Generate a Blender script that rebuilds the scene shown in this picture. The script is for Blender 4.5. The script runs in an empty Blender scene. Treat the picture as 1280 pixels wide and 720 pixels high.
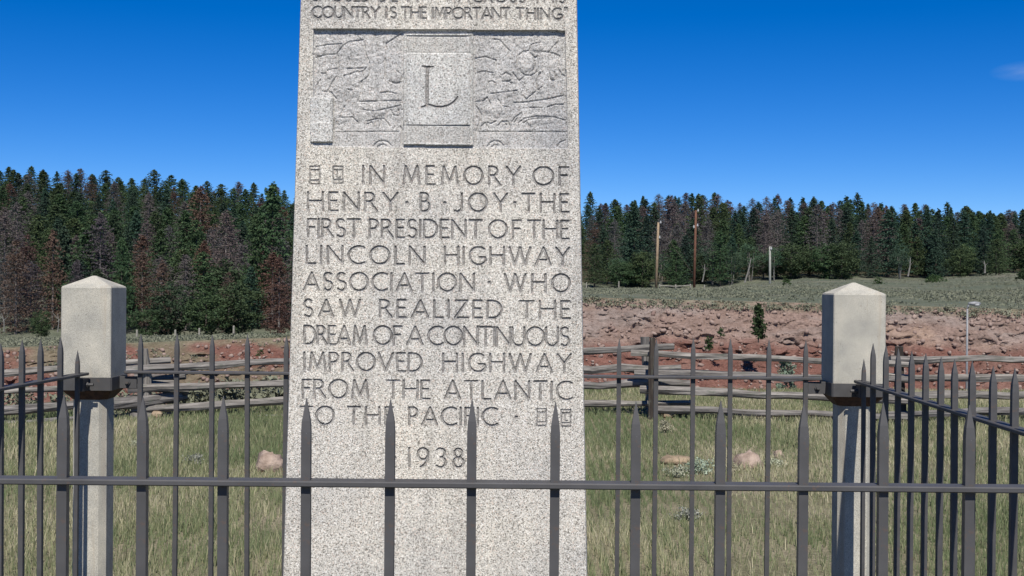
import bpy, math, random
import numpy as np
from mathutils import Matrix, Vector

random.seed(11)
rng = np.random.default_rng(11)
S = bpy.context.scene
C = S.collection

# ------------------------------------------------------------------ camera
EYE = 1.65
F = 1600.0                     # focal length in pixels of the 1280 px wide photograph
cam_d = bpy.data.cameras.new('camera')
cam = bpy.data.objects.new('camera', cam_d)
C.objects.link(cam)
cam_d.sensor_width = 36.0
cam_d.lens = 36.0 * F / 1280.0
cam_d.clip_start = 0.05
cam_d.clip_end = 9000
CAMR = Matrix.Rotation(math.radians(90 - 0.276), 3, 'X') @ Matrix.Rotation(math.radians(0.42), 3, 'Z')
cam.matrix_world = Matrix.Translation((0, 0, EYE)) @ CAMR.to_4x4()
S.camera = cam
S.render.resolution_x = 1024
S.render.resolution_y = 576

# ------------------------------------------------------------------ light
SUN_EL, SUN_AZ = 52.0, 3.5     # sun behind the camera, a little to the right
w = bpy.data.worlds.new('World')
S.world = w
w.use_nodes = True
nt = w.node_tree
nt.nodes.clear()
wo = nt.nodes.new('ShaderNodeOutputWorld')
bg = nt.nodes.new('ShaderNodeBackground')
sky = nt.nodes.new('ShaderNodeTexSky')
sky.sky_type = 'NISHITA'
sky.sun_disc = False
sky.sun_elevation = math.radians(SUN_EL)
sky.sun_rotation = math.radians(180 - SUN_AZ)
sky.altitude = 3200
sky.air_density = 0.85
sky.dust_density = 0.1
sky.ozone_density = 5.0
hs = nt.nodes.new('ShaderNodeHueSaturation')
hs.inputs['Saturation'].default_value = 1.36
hs.inputs['Hue'].default_value = 0.511
hs.inputs['Value'].default_value = 1.0
bg.inputs['Strength'].default_value = 0.091
nt.links.new(sky.outputs[0], hs.inputs['Color'])
# thin high wisps of cloud, scattered over the whole sky
tc = nt.nodes.new('ShaderNodeTexCoord')
mp = nt.nodes.new('ShaderNodeMapping')
mp.inputs['Location'].default_value = (0.35, 0.0, 0.12)
mp.inputs['Scale'].default_value = (5.0, 5.0, 42.0)
nz = nt.nodes.new('ShaderNodeTexNoise')
nz.inputs['Scale'].default_value = 1.0
nz.inputs['Detail'].default_value = 5.0
rp = nt.nodes.new('ShaderNodeMapRange')
rp.inputs['From Min'].default_value = 0.70
rp.inputs['From Max'].default_value = 0.90
rp.inputs['To Max'].default_value = 0.35
mixw = nt.nodes.new('ShaderNodeMixRGB')
mixw.inputs['Color2'].default_value = (5.5, 6.3, 7.2, 1)
nt.links.new(tc.outputs['Generated'], mp.inputs['Vector'])
nt.links.new(mp.outputs[0], nz.inputs['Vector'])
nt.links.new(nz.outputs[0], rp.inputs['Value'])
# the one faint wisp low in the right of the picture
_d = (CAMR_ := Matrix.Rotation(math.radians(90 - 0.276), 3, 'X') @ Matrix.Rotation(math.radians(0.42), 3, 'Z')) @ Vector((1282 - 640.0, 360 - 89.0, -1600.0)).normalized()
vs_ = nt.nodes.new('ShaderNodeVectorMath'); vs_.operation = 'SUBTRACT'; vs_.inputs[1].default_value = _d
vm_ = nt.nodes.new('ShaderNodeVectorMath'); vm_.operation = 'MULTIPLY'; vm_.inputs[1].default_value = (55, 20, 170)
vl_ = nt.nodes.new('ShaderNodeVectorMath'); vl_.operation = 'LENGTH'
mr_ = nt.nodes.new('ShaderNodeMapRange'); mr_.inputs['From Min'].default_value = 1.3; mr_.inputs['From Max'].default_value = 0.0; mr_.inputs['To Max'].default_value = 0.26
mn_ = nt.nodes.new('ShaderNodeMath'); mn_.operation = 'MULTIPLY'
ad_ = nt.nodes.new('ShaderNodeMath'); ad_.operation = 'ADD'; ad_.use_clamp = True
nz2 = nt.nodes.new('ShaderNodeTexNoise'); nz2.inputs['Scale'].default_value = 1.0; nz2.inputs['Detail'].default_value = 4
mp2 = nt.nodes.new('ShaderNodeMapping'); mp2.inputs['Scale'].default_value = (60, 60, 260)
nt.links.new(tc.outputs['Generated'], vs_.inputs[0]); nt.links.new(vs_.outputs[0], vm_.inputs[0]); nt.links.new(vm_.outputs[0], vl_.inputs[0])
nt.links.new(vl_.outputs['Value'], mr_.inputs['Value'])
nt.links.new(tc.outputs['Generated'], mp2.inputs['Vector']); nt.links.new(mp2.outputs[0], nz2.inputs['Vector'])
nt.links.new(mr_.outputs[0], mn_.inputs[0]); nt.links.new(nz2.outputs[0], mn_.inputs[1])
nt.links.new(mn_.outputs[0], ad_.inputs[0]); nt.links.new(rp.outputs[0], ad_.inputs[1])
nt.links.new(ad_.outputs[0], mixw.inputs['Fac'])
nt.links.new(hs.outputs[0], mixw.inputs['Color1'])
nt.links.new(mixw.outputs[0], bg.inputs['Color'])
nt.links.new(bg.outputs[0], wo.inputs['Surface'])

sl = bpy.data.lights.new('sun', 'SUN')
sl.energy = 4.7
sl.angle = math.radians(0.53)
sl.color = (1.0, 0.955, 0.89)
so = bpy.data.objects.new('sun', sl)
C.objects.link(so)
a, e = math.radians(SUN_AZ), math.radians(SUN_EL)
sdir = Vector((math.sin(a) * math.cos(e), -math.cos(a) * math.cos(e), math.sin(e)))
so.rotation_euler = sdir.to_track_quat('Z', 'Y').to_euler()
so.location = (5, -10, 20)

S.view_settings.view_transform = 'Standard'
S.view_settings.look = 'None'
S.view_settings.exposure = 0.32
S.view_settings.gamma = 1.0

# ------------------------------------------------------------------ helpers
def px(x, y, D):
    """world point seen at photo pixel (x, y) at distance D along +Y"""
    d = CAMR @ Vector((x - 640.0, -(y - 360.0), -F))
    t = D / d.y
    return Vector((d.x * t, D, EYE + d.z * t))

def mesh_obj(name, verts, faces, mat=None, parent=None, smooth=False, col=None):
    me = bpy.data.meshes.new(name)
    if isinstance(verts, np.ndarray):
        fa = np.asarray(faces, dtype=np.int32)
        n, k = fa.shape
        me.vertices.add(len(verts))
        me.vertices.foreach_set('co', verts.astype(np.float32).ravel())
        me.loops.add(n * k)
        me.loops.foreach_set('vertex_index', fa.ravel())
        me.polygons.add(n)
        me.polygons.foreach_set('loop_start', np.arange(0, n * k, k, dtype=np.int32))
        me.update(calc_edges=True)
    else:
        me.from_pydata([tuple(v) for v in verts], [], faces)
        me.update()
    if smooth:
        me.polygons.foreach_set('use_smooth', np.ones(len(me.polygons), dtype=bool))
    if col is not None:
        at = me.color_attributes.new('tint', 'FLOAT_COLOR', 'POINT')
        at.data.foreach_set('color', col.astype(np.float32).ravel())
    if mat:
        me.materials.append(mat)
    o = bpy.data.objects.new(name, me)
    C.objects.link(o)
    if parent:
        o.parent = parent
    return o

def tag(o, label=None, cat=None, group=None, kind=None):
    if label: o['label'] = label
    if cat: o['category'] = cat
    if group: o['group'] = group
    if kind: o['kind'] = kind
    return o

def empty(name, loc, label, cat, group=None, rz=0):
    o = bpy.data.objects.new(name, None)
    C.objects.link(o)
    o.location = loc
    o.rotation_euler = (0, 0, rz)
    o.empty_display_size = 0.1
    return tag(o, label, cat, group)

def copy_tree(o, parent=None):
    c = o.copy()
    C.objects.link(c)
    c.parent = parent
    for ch in list(o.children):
        copy_tree(ch, c)
    return c

def basis(d):
    d = d.normalized()
    up = Vector((0, 0, 1)) if abs(d.z) < 0.95 else Vector((0, 1, 0))
    s = d.cross(up).normalized()
    return s, s.cross(d).normalized()

class MB:
    def __init__(self):
        self.v = []; self.f = []
    def box(self, x0, x1, y0, y1, z0, z1, bev=0.0):
        if bev <= 0:
            b = len(self.v)
            self.v += [(x0,y0,z0),(x1,y0,z0),(x1,y1,z0),(x0,y1,z0),(x0,y0,z1),(x1,y0,z1),(x1,y1,z1),(x0,y1,z1)]
            self.f += [tuple(b+i for i in q) for q in ((0,3,2,1),(4,5,6,7),(0,1,5,4),(1,2,6,5),(2,3,7,6),(3,0,4,7))]
        else:
            import bmesh
            bm = bmesh.new()
            vs = [bm.verts.new(p) for p in [(x0,y0,z0),(x1,y0,z0),(x1,y1,z0),(x0,y1,z0),(x0,y0,z1),(x1,y0,z1),(x1,y1,z1),(x0,y1,z1)]]
            for q in ((0,3,2,1),(4,5,6,7),(0,1,5,4),(1,2,6,5),(2,3,7,6),(3,0,4,7)):
                bm.faces.new([vs[i] for i in q])
            bmesh.ops.bevel(bm, geom=list(bm.edges), offset=bev, segments=1, affect='EDGES')
            self.add_bm(bm)
        return self
    def add_bm(self, bm):
        b = len(self.v)
        bm.verts.index_update()
        self.v += [tuple(v.co) for v in bm.verts]
        self.f += [tuple(b + v.index for v in f.verts) for f in bm.faces]
        bm.free()
    def tube(self, pts, rad, n=8, jit=0.0, rnd=None, caps=True):
        rings = []
        P = [Vector(p) for p in pts]
        R = rad if isinstance(rad, (list, tuple)) else [rad] * len(P)
        for i, p in enumerate(P):
            d = (P[min(i+1, len(P)-1)] - P[max(i-1, 0)])
            s, u = basis(d)
            ring = []
            for k in range(n):
                an = 2 * math.pi * k / n
                rr = R[i] * (1 + (rnd.uniform(-jit, jit) if rnd else 0))
                ring.append(len(self.v))
                self.v.append(tuple(p + s * math.cos(an) * rr + u * math.sin(an) * rr))
            rings.append(ring)
        for a_, b_ in zip(rings[:-1], rings[1:]):
            for k in range(n):
                self.f.append((a_[k], a_[(k+1) % n], b_[(k+1) % n], b_[k]))
        if caps:
            self.f.append(tuple(reversed(rings[0])))
            self.f.append(tuple(rings[-1]))
        return self
    def loft(self, sections, caps=True):
        """sections: list of lists of points, all the same length"""
        rings = []
        for sec in sections:
            rings.append(list(range(len(self.v), len(self.v) + len(sec))))
            self.v += [tuple(p) for p in sec]
        n = len(rings[0])
        for a_, b_ in zip(rings[:-1], rings[1:]):
            for k in range(n):
                self.f.append((a_[k], a_[(k+1) % n], b_[(k+1) % n], b_[k]))
        if caps:
            self.f.append(tuple(reversed(rings[0])))
            self.f.append(tuple(rings[-1]))
        return self
    def build(self, name, mat, parent=None, smooth=False):
        return mesh_obj(name, self.v, self.f, mat, parent, smooth)

# ---- value noise in numpy
def vnoise(x, y, seed=0):
    xi = np.floor(x).astype(np.int64); yi = np.floor(y).astype(np.int64)
    fx = x - xi; fy = y - yi
    fx = fx * fx * (3 - 2 * fx); fy = fy * fy * (3 - 2 * fy)
    def h(a_, b_):
        n = (a_ * 374761393 + b_ * 668265263 + seed * 982451653) & 0xffffffff
        n = ((n ^ (n >> 13)) * 1274126177) & 0xffffffff
        n = (n ^ (n >> 16)) & 0xffff
        return n / 65535.0
    return (h(xi, yi) * (1-fx) * (1-fy) + h(xi+1, yi) * fx * (1-fy)
            + h(xi, yi+1) * (1-fx) * fy + h(xi+1, yi+1) * fx * fy) * 2 - 1

def fbm(x, y, oct=4, seed=0):
    r = 0; am = 1.0; s = 0
    for i in range(oct):
        r = r + am * vnoise(x * 2**i, y * 2**i, seed + i * 7); s += am; am *= 0.5
    return r / s

# ------------------------------------------------------------------ materials
def new_mat(name, rough=0.85, spec=0.2):
    m = bpy.data.materials.new(name)
    m.use_nodes = True
    n = m.node_tree.nodes
    b = n['Principled BSDF']
    b.inputs['Roughness'].default_value = rough
    b.inputs['Specular IOR Level'].default_value = spec
    return m, m.node_tree, b

def node(nt_, typ, **kw):
    n = nt_.nodes.new(typ)
    for k, v in kw.items():
        if k in n.inputs:
            n.inputs[k].default_value = v
        else:
            setattr(n, k, v)
    return n

def ramp(nt_, src, stops, interp='LINEAR'):
    r = nt_.nodes.new('ShaderNodeValToRGB')
    r.color_ramp.interpolation = interp
    el = r.color_ramp.elements
    while len(el) > 1: el.remove(el[-1])
    el[0].position = stops[0][0]; el[0].color = (*stops[0][1], 1)
    for p, c in stops[1:]:
        q = el.new(p); q.color = (*c, 1)
    nt_.links.new(src, r.inputs['Fac'])
    return r.outputs['Color']

def mix(nt_, a_, b_, fac, mode='MIX'):
    m = nt_.nodes.new('ShaderNodeMixRGB')
    m.blend_type = mode
    for s, i in ((a_, 'Color1'), (b_, 'Color2'), (fac, 'Fac')):
        if isinstance(s, bpy.types.NodeSocket): nt_.links.new(s, m.inputs[i])
        elif i == 'Fac': m.inputs[i].default_value = s
        else: m.inputs[i].default_value = (*s, 1)
    return m.outputs[0]

def coords(nt_, scale=(1, 1, 1), kind='Object'):
    t = nt_.nodes.new('ShaderNodeTexCoord')
    m = nt_.nodes.new('ShaderNodeMapping')
    m.inputs['Scale'].default_value = scale
    nt_.links.new(t.outputs[kind], m.inputs['Vector'])
    return m.outputs[0]

def noise(nt_, vec, scale, detail=4, rough=0.55):
    n = node(nt_, 'ShaderNodeTexNoise', Scale=scale, Detail=detail, Roughness=rough)
    nt_.links.new(vec, n.inputs['Vector'])
    return n.outputs[0]

def bump(nt_, b, h, strength, dist):
    n = node(nt_, 'ShaderNodeBump', Strength=strength, Distance=dist)
    nt_.links.new(h, n.inputs['Height'])
    nt_.links.new(n.outputs[0], b.inputs['Normal'])

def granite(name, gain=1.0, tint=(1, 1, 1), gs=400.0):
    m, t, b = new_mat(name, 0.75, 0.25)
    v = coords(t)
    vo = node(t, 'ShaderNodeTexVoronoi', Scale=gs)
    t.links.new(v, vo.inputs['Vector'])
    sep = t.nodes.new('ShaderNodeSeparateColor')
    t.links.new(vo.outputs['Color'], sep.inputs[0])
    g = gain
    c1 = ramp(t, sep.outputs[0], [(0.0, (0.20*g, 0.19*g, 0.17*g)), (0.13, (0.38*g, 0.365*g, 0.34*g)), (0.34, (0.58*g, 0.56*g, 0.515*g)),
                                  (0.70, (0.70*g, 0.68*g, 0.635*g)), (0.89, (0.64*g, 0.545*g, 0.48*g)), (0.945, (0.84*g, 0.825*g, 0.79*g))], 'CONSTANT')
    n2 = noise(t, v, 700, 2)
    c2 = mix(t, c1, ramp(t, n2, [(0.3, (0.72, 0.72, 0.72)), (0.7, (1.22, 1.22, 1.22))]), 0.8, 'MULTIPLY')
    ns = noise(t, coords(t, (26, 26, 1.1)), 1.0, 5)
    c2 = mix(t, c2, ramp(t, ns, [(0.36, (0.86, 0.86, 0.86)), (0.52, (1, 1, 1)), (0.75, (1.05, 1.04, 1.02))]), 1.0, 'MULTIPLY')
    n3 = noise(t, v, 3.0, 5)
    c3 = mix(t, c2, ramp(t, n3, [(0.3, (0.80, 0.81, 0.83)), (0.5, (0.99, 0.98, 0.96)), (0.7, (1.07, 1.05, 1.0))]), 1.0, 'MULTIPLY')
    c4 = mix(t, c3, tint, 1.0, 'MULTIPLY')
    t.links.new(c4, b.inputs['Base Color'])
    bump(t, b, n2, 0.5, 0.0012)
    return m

M_GRAN = granite('granite', 0.97, (1.0, 0.99, 0.965))
M_GRAN_RELIEF = granite('darker_relief_granite', 0.84, (0.97, 0.985, 1.02), 480.0)  # darker, cooler tone over the recess so the raised block stands out
M_GRAN_GROOVE = granite('groove_shade_and_dirt', 0.50, (1.0, 1.0, 1.02))  # darker granite: groove shade and some dirt put into the colour
M_GRAN_PANEL = granite('panel_granite', 0.94, (0.96, 0.985, 1.01), 420.0)
M_GRAN_BAND = granite('tooled_band_granite', 0.80, (0.97, 0.985, 1.0), 480.0)

def concrete():
    m, t, b = new_mat('exposed_aggregate_concrete', 0.9, 0.15)
    v = coords(t)
    n1 = noise(t, v, 420, 3)
    c = ramp(t, n1, [(0.30, (0.25, 0.238, 0.208)), (0.5, (0.44, 0.422, 0.370)), (0.7, (0.60, 0.575, 0.505))])
    n2 = noise(t, v, 9, 5)
    c = mix(t, c, ramp(t, n2, [(0.3, (0.72, 0.73, 0.73)), (0.7, (1.10, 1.08, 1.03))]), 1.0, 'MULTIPLY')
    # pits
    vo = node(t, 'ShaderNodeTexVoronoi', Scale=62.0)
    t.links.new(v, vo.inputs['Vector'])
    pit = ramp(t, vo.outputs['Distance'], [(0.07, (0, 0, 0)), (0.13, (1, 1, 1))])
    sep = t.nodes.new('ShaderNodeSeparateColor'); t.links.new(vo.outputs['Color'], sep.inputs[0])
    sel = ramp(t, sep.outputs[0], [(0.36, (0, 0, 0)), (0.38, (1, 1, 1))])
    pm = mix(t, pit, (1, 1, 1), sel)
    c = mix(t, c, mix(t, (0.38, 0.37, 0.34), (1, 1, 1), pm), 1.0, 'MULTIPLY')
    # rust runs under the iron band zone and grime streaks
    vs = coords(t, (30, 30, 1.5))
    n4 = noise(t, vs, 1.0, 4)
    c = mix(t, c, (0.34, 0.27, 0.19), ramp(t, n4, [(0.56, (0, 0, 0)), (0.76, (0.5, 0.5, 0.5))]))
    t.links.new(c, b.inputs['Base Color'])
    bump(t, b, n1, 0.5, 0.002)
    return m
M_CONC = concrete()

def iron():
    m, t, b = new_mat('grey_painted_iron', 0.55, 0.35)
    v = coords(t)
    n1 = noise(t, v, 14, 5)
    c = ramp(t, n1, [(0.3, (0.056, 0.055, 0.055)), (0.7, (0.080, 0.078, 0.078))])
    n2 = noise(t, v, 45, 6, 0.7)
    c = mix(t, c, (0.115, 0.072, 0.050), ramp(t, n2, [(0.60, (0, 0, 0)), (0.70, (0.75, 0.75, 0.75))]))
    n3 = noise(t, v, 160, 2)
    c = mix(t, c, (0.22, 0.225, 0.235), ramp(t, n3, [(0.76, (0, 0, 0)), (0.80, (0.5, 0.5, 0.5))]))
    t.links.new(c, b.inputs['Base Color'])
    rr = t.nodes.new('ShaderNodeMapRange')
    rr.inputs['To Min'].default_value = 0.45; rr.inputs['To Max'].default_value = 0.75
    t.links.new(n2, rr.inputs[0]); t.links.new(rr.outputs[0], b.inputs['Roughness'])
    bump(t, b, n2, 0.25, 0.0015)
    return m
M_IRON = iron()

def rusty():
    m, t, b = new_mat('rusty_iron', 0.8, 0.2)
    v = coords(t)
    n1 = noise(t, v, 60, 5)
    t.links.new(ramp(t, n1, [(0.3, (0.045, 0.03, 0.024)), (0.7, (0.11, 0.06, 0.04))]), b.inputs['Base Color'])
    bump(t, b, n1, 0.3, 0.002)
    return m
M_RUST = rusty()

def log_mat(name, dark, light):
    m, t, b = new_mat(name, 0.9, 0.15)
    v = coords(t, (2.5, 42, 42))
    n1 = noise(t, v, 1.0, 6, 0.65)
    oi = t.nodes.new('ShaderNodeObjectInfo')
    c = ramp(t, n1, [(0.28, dark), (0.5, tuple((a_+b_)/2 for a_, b_ in zip(dark, light))), (0.68, light)])
    c = mix(t, c, ramp(t, oi.outputs['Random'], [(0, (0.72, 0.72, 0.74)), (1, (1.15, 1.13, 1.08))]), 1.0, 'MULTIPLY')
    n2 = noise(t, coords(t, (3, 8, 8)), 2.5, 5, 0.6)
    c = mix(t, c, (0.10, 0.11, 0.085), ramp(t, n2, [(0.55, (0, 0, 0)), (0.70, (0.7, 0.7, 0.7))]))
    t.links.new(c, b.inputs['Base Color'])
    bump(t, b, n1, 0.9, 0.012)
    return m
M_LOG = log_mat('weathered_grey_log', (0.045, 0.040, 0.036), (0.32, 0.30, 0.275))
M_LOG_END = log_mat('dark_knotty_wood', (0.014, 0.012, 0.011), (0.085, 0.070, 0.058))

def simple(name, c1, c2, scale=6, rough=0.85, spec=0.15, bs=0.3, bd=0.01, obj_var=0.0):
    m, t, b = new_mat(name, rough, spec)
    v = coords(t)
    n1 = noise(t, v, scale, 5, 0.6)
    c = ramp(t, n1, [(0.32, c1), (0.68, c2)])
    if obj_var:
        oi = t.nodes.new('ShaderNodeObjectInfo')
        lo = 1 - obj_var; hi = 1 + obj_var
        c = mix(t, c, ramp(t, oi.outputs['Random'], [(0, (lo, lo, lo)), (0.5, (1.04, 1, 0.95)), (1, (hi, hi*0.98, hi*0.95))]), 1.0, 'MULTIPLY')
    t.links.new(c, b.inputs['Base Color'])
    if bs: bump(t, b, n1, bs, bd)
    return m

M_POLE_TAN = simple('bare_timber_pole', (0.20, 0.145, 0.095), (0.33, 0.25, 0.165), 3)
M_POLE_RED = simple('red_brown_timber_pole', (0.09, 0.045, 0.03), (0.17, 0.085, 0.055), 3)
M_POLE_GREY = simple('pale_grey_pole', (0.22, 0.22, 0.19), (0.34, 0.34, 0.30), 3)
M_PALE_WOOD = simple('pale_fence_wood', (0.17, 0.16, 0.13), (0.33, 0.31, 0.26), 5)
M_GALV = simple('galvanised_steel', (0.17, 0.175, 0.18), (0.25, 0.255, 0.26), 20, 0.5, 0.4, 0.05, 0.001)
M_LAMPGLASS = simple('milky_lamp_glass', (0.38, 0.38, 0.37), (0.48, 0.48, 0.47), 8, 0.25, 0.5, 0)
M_BOULDER = simple('pink_granite_boulder', (0.20, 0.145, 0.11), (0.42, 0.33, 0.265), 7, 0.9, 0.15, 0.8, 0.05)
M_BOULDER_T = simple('tan_rock', (0.18, 0.135, 0.09), (0.34, 0.26, 0.175), 7, 0.9, 0.15, 0.8, 0.05)
M_STONE = simple('loose_pale_stone', (0.18, 0.12, 0.10), (0.32, 0.245, 0.205), 1.5, 0.9, 0.1, 0.5, 0.04)
M_BARK = simple('grey_brown_bark', (0.055, 0.045, 0.038), (0.12, 0.10, 0.085), 4, 0.95, 0.1, 0.5, 0.03)
M_DEADBARK = simple('bleached_dead_bark', (0.12, 0.105, 0.095), (0.24, 0.22, 0.20), 4, 0.95, 0.1, 0.5, 0.03)
M_ASPENBARK = simple('pale_aspen_bark', (0.12, 0.115, 0.10), (0.24, 0.23, 0.205), 3, 0.9, 0.1, 0.3, 0.02)

def foliage(name, c1, c2, sc=0.9, var=0.25):
    m, t, b = new_mat(name, 0.75, 0.15)
    v = coords(t)
    n1 = noise(t, v, sc, 4, 0.6)
    c = ramp(t, n1, [(0.32, c1), (0.68, c2)])
    oi = t.nodes.new('ShaderNodeObjectInfo')
    c = mix(t, c, ramp(t, oi.outputs['Random'], [(0, (1-var, 1-var, 1-var*0.7)), (0.35, (1+var*.5, 1.0, 0.9)), (0.7, (0.9, 1.05, 1.0)), (1, (1+var, 1+var, 1+var*0.6))]), 1.0, 'MULTIPLY')
    t.links.new(c, b.inputs['Base Color'])
    tr = t.nodes.new('ShaderNodeBsdfTranslucent')
    ms = t.nodes.new('ShaderNodeMixShader'); ms.inputs[0].default_value = 0.12
    t.links.new(c, tr.inputs[0])
    t.links.new(b.outputs[0], ms.inputs[1]); t.links.new(tr.outputs[0], ms.inputs[2])
    t.links.new(ms.outputs[0], t.nodes['Material Output'].inputs['Surface'])
    return m
M_NEEDLE = foliage('green_pine_needles', (0.032, 0.058, 0.030), (0.072, 0.108, 0.050))
M_SPRUCE = foliage('blue_green_spruce_needles', (0.026, 0.050, 0.037), (0.050, 0.085, 0.058))
M_DEADGREY = foliage('grey_dead_twigs', (0.078, 0.066, 0.068), (0.132, 0.116, 0.118))
M_DEADRUST = foliage('rust_brown_dead_needles', (0.080, 0.050, 0.040), (0.135, 0.085, 0.068))
M_ASPEN = foliage('grey_green_aspen_leaves', (0.045, 0.080, 0.050), (0.075, 0.120, 0.072))
M_SAGE = foliage('grey_green_sagebrush', (0.125, 0.146, 0.108), (0.215, 0.236, 0.182), 0.3)
M_JUNIPER = foliage('dark_shrub_leaves', (0.028, 0.050, 0.018), (0.060, 0.090, 0.036))
M_WEED = foliage('grey_white_weed_leaves', (0.22, 0.24, 0.17), (0.42, 0.43, 0.35), 6)

def attr_mat(name, rough=0.85, trans=0.25):
    m, t, b = new_mat(name, rough, 0.12)
    at = t.nodes.new('ShaderNodeAttribute'); at.attribute_name = 'tint'
    t.links.new(at.outputs['Color'], b.inputs['Base Color'])
    tr = t.nodes.new('ShaderNodeBsdfTranslucent')
    ms = t.nodes.new('ShaderNodeMixShader'); ms.inputs[0].default_value = trans
    t.links.new(at.outputs['Color'], tr.inputs[0])
    t.links.new(b.outputs[0], ms.inputs[1]); t.links.new(tr.outputs[0], ms.inputs[2])
    t.links.new(ms.outputs[0], t.nodes['Material Output'].inputs['Surface'])
    return m
M_GRASS = attr_mat('grass_blades')

def meadow_mat():
    m, t, b = new_mat('dry_meadow_soil', 0.95, 0.08)
    v = coords(t)
    c = ramp(t, noise(t, v, 1.1, 6, 0.65), [(0.3, (0.13, 0.125, 0.07)), (0.5, (0.21, 0.19, 0.12)), (0.7, (0.30, 0.255, 0.18))])
    c = mix(t, c, ramp(t, noise(t, v, 40, 4), [(0.3, (0.6, 0.6, 0.6)), (0.7, (1.3, 1.3, 1.3))]), 1.0, 'MULTIPLY')
    t.links.new(c, b.inputs['Base Color'])
    bump(t, b, noise(t, v, 60, 4), 0.8, 0.03)
    return m
M_MEADOW = meadow_mat()

def hill_mat():
    m, t, b = new_mat('sage_slope_ground', 0.95, 0.08)
    v = coords(t)
    c = ramp(t, noise(t, v, 0.09, 6, 0.6), [(0.32, (0.105, 0.125, 0.085)), (0.52, (0.145, 0.155, 0.110)), (0.70, (0.195, 0.180, 0.135))])
    c = mix(t, c, ramp(t, noise(t, v, 2.2, 5, 0.7), [(0.3, (0.6, 0.62, 0.6)), (0.7, (1.25, 1.25, 1.25))]), 1.0, 'MULTIPLY')
    t.links.new(c, b.inputs['Base Color'])
    bump(t, b, noise(t, v, 1.8, 5, 0.7), 1.0, 0.35)
    return m
M_HILL = hill_mat()
M_FLOOR = simple('forest_floor', (0.035, 0.035, 0.022), (0.08, 0.07, 0.045), 0.8, 0.95, 0.05, 0.6, 0.3)

def bank_mat():
    m, t, b = new_mat('red_earth_and_rock', 0.95, 0.08)
    tcn = t.nodes.new('ShaderNodeAttribute'); tcn.attribute_name = 'tint'
    v = coords(t)
    n1 = noise(t, v, 1.6, 6, 0.7)
    c = mix(t, tcn.outputs['Color'], ramp(t, n1, [(0.3, (0.72, 0.68, 0.66)), (0.7, (1.22, 1.22, 1.22))]), 1.0, 'MULTIPLY')
    n2 = noise(t, coords(t, (1, 1, 2.0)), 9, 5, 0.7)
    c = mix(t, c, ramp(t, n2, [(0.30, (0.62, 0.6, 0.58)), (0.5, (1, 1, 1)), (0.72, (1.25, 1.25, 1.27))]), 1.0, 'MULTIPLY')
    t.links.new(c, b.inputs['Base Color'])
    bump(t, b, n2, 0.8, 0.12)
    return m
M_BANK = bank_mat()

# ------------------------------------------------------------------ terrain
def sstep(a_, b_, x):
    t = np.clip((x - a_) / (b_ - a_), 0, 1)
    return t * t * (3 - 2 * t)

def edge_y(u):      # where the meadow ends and drops into the road cut
    return 14.9 + (19.0 - 14.9) * sstep(-0.30, 0.06, u)
def base_z(u):
    return -3.1 + 0.5 * sstep(-0.2, 0.1, u)
def top_z(u):
    return np.interp(u, [-0.5, -0.40, -0.18, 0.05, 0.25, 0.42, 0.8], [-1.1, -0.95, -0.50, 1.10, 0.92, 0.74, 0.7])
def forest_y(u):
    return 110 + 68 * sstep(-0.17, 0.05, u)
def forest_z(u):
    return np.interp(u, [-0.5, -0.17, 0.04, 0.15, 0.23, 0.32, 0.41, 0.6], [-3.6, -3.3, 0.75, 0.85, 2.3, 2.2, 3.4, 4.0])
def crest_z(u):
    return np.interp(u, [-0.6, -0.4, -0.27, -0.18, 0.05, 0.15, 0.22, 0.3, 0.42, 0.6], [19.5, 18.0, 15.6, 13.6, 10.6, 12.6, 11.6, 10.2, 8.2, 7.0])
CREST = 275.0
def terrain(X, Y):
    X = np.asarray(X, float); Y = np.asarray(Y, float)
    u = X / np.maximum(np.abs(Y), 8.0)
    ey = edge_y(u); bz = base_z(u); tz = top_z(u); fy = forest_y(u); fz = forest_z(u); cz = crest_z(u)
    z = 0.03 * fbm(X * 0.6, Y * 0.6, 3, 3)
    z = z + bz * sstep(ey, ey + 13, Y)
    z = z + (tz - bz) * np.clip((Y - 43.5) / 4.5, 0, 1)
    z = z + (fz - tz) * np.clip((Y - 48.0) / (fy - 48.0), 0, 1)
    z = z + (cz - fz) * np.clip((Y - fy) / (CREST - fy), 0, 1) ** 1.1
    z = z + 0.25 * fbm(X * 0.08, Y * 0.08, 3, 9) * sstep(48, 90, Y)
    z = z - sstep(CREST, 900, Y) * cz * 0.9
    return z
def tz_at(x, y): return float(terrain(x, y))

def grid_mesh(name, X, Y, Z, mat, col=None, smooth=True):
    ny, nx = X.shape
    v = np.stack([X, Y, Z], -1).reshape(-1, 3)
    i = np.arange(ny * nx).reshape(ny, nx)
    f = np.stack([i[:-1, :-1], i[:-1, 1:], i[1:, 1:], i[1:, :-1]], -1).reshape(-1, 4)
    return mesh_obj(name, v, f, mat, None, smooth, col)

# meadow (near sheet)
ys = np.concatenate([np.linspace(-60, 4, 14), np.linspace(5, 34, 80)])
xs = np.concatenate([np.linspace(-90, -14, 16)[:-1], np.linspace(-14, 14, 90), np.linspace(14, 90, 16)[1:]])
X, Y = np.meshgrid(xs, ys)
tag(grid_mesh('meadow', X, Y, terrain(X, Y), M_MEADOW), kind='structure')
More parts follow.
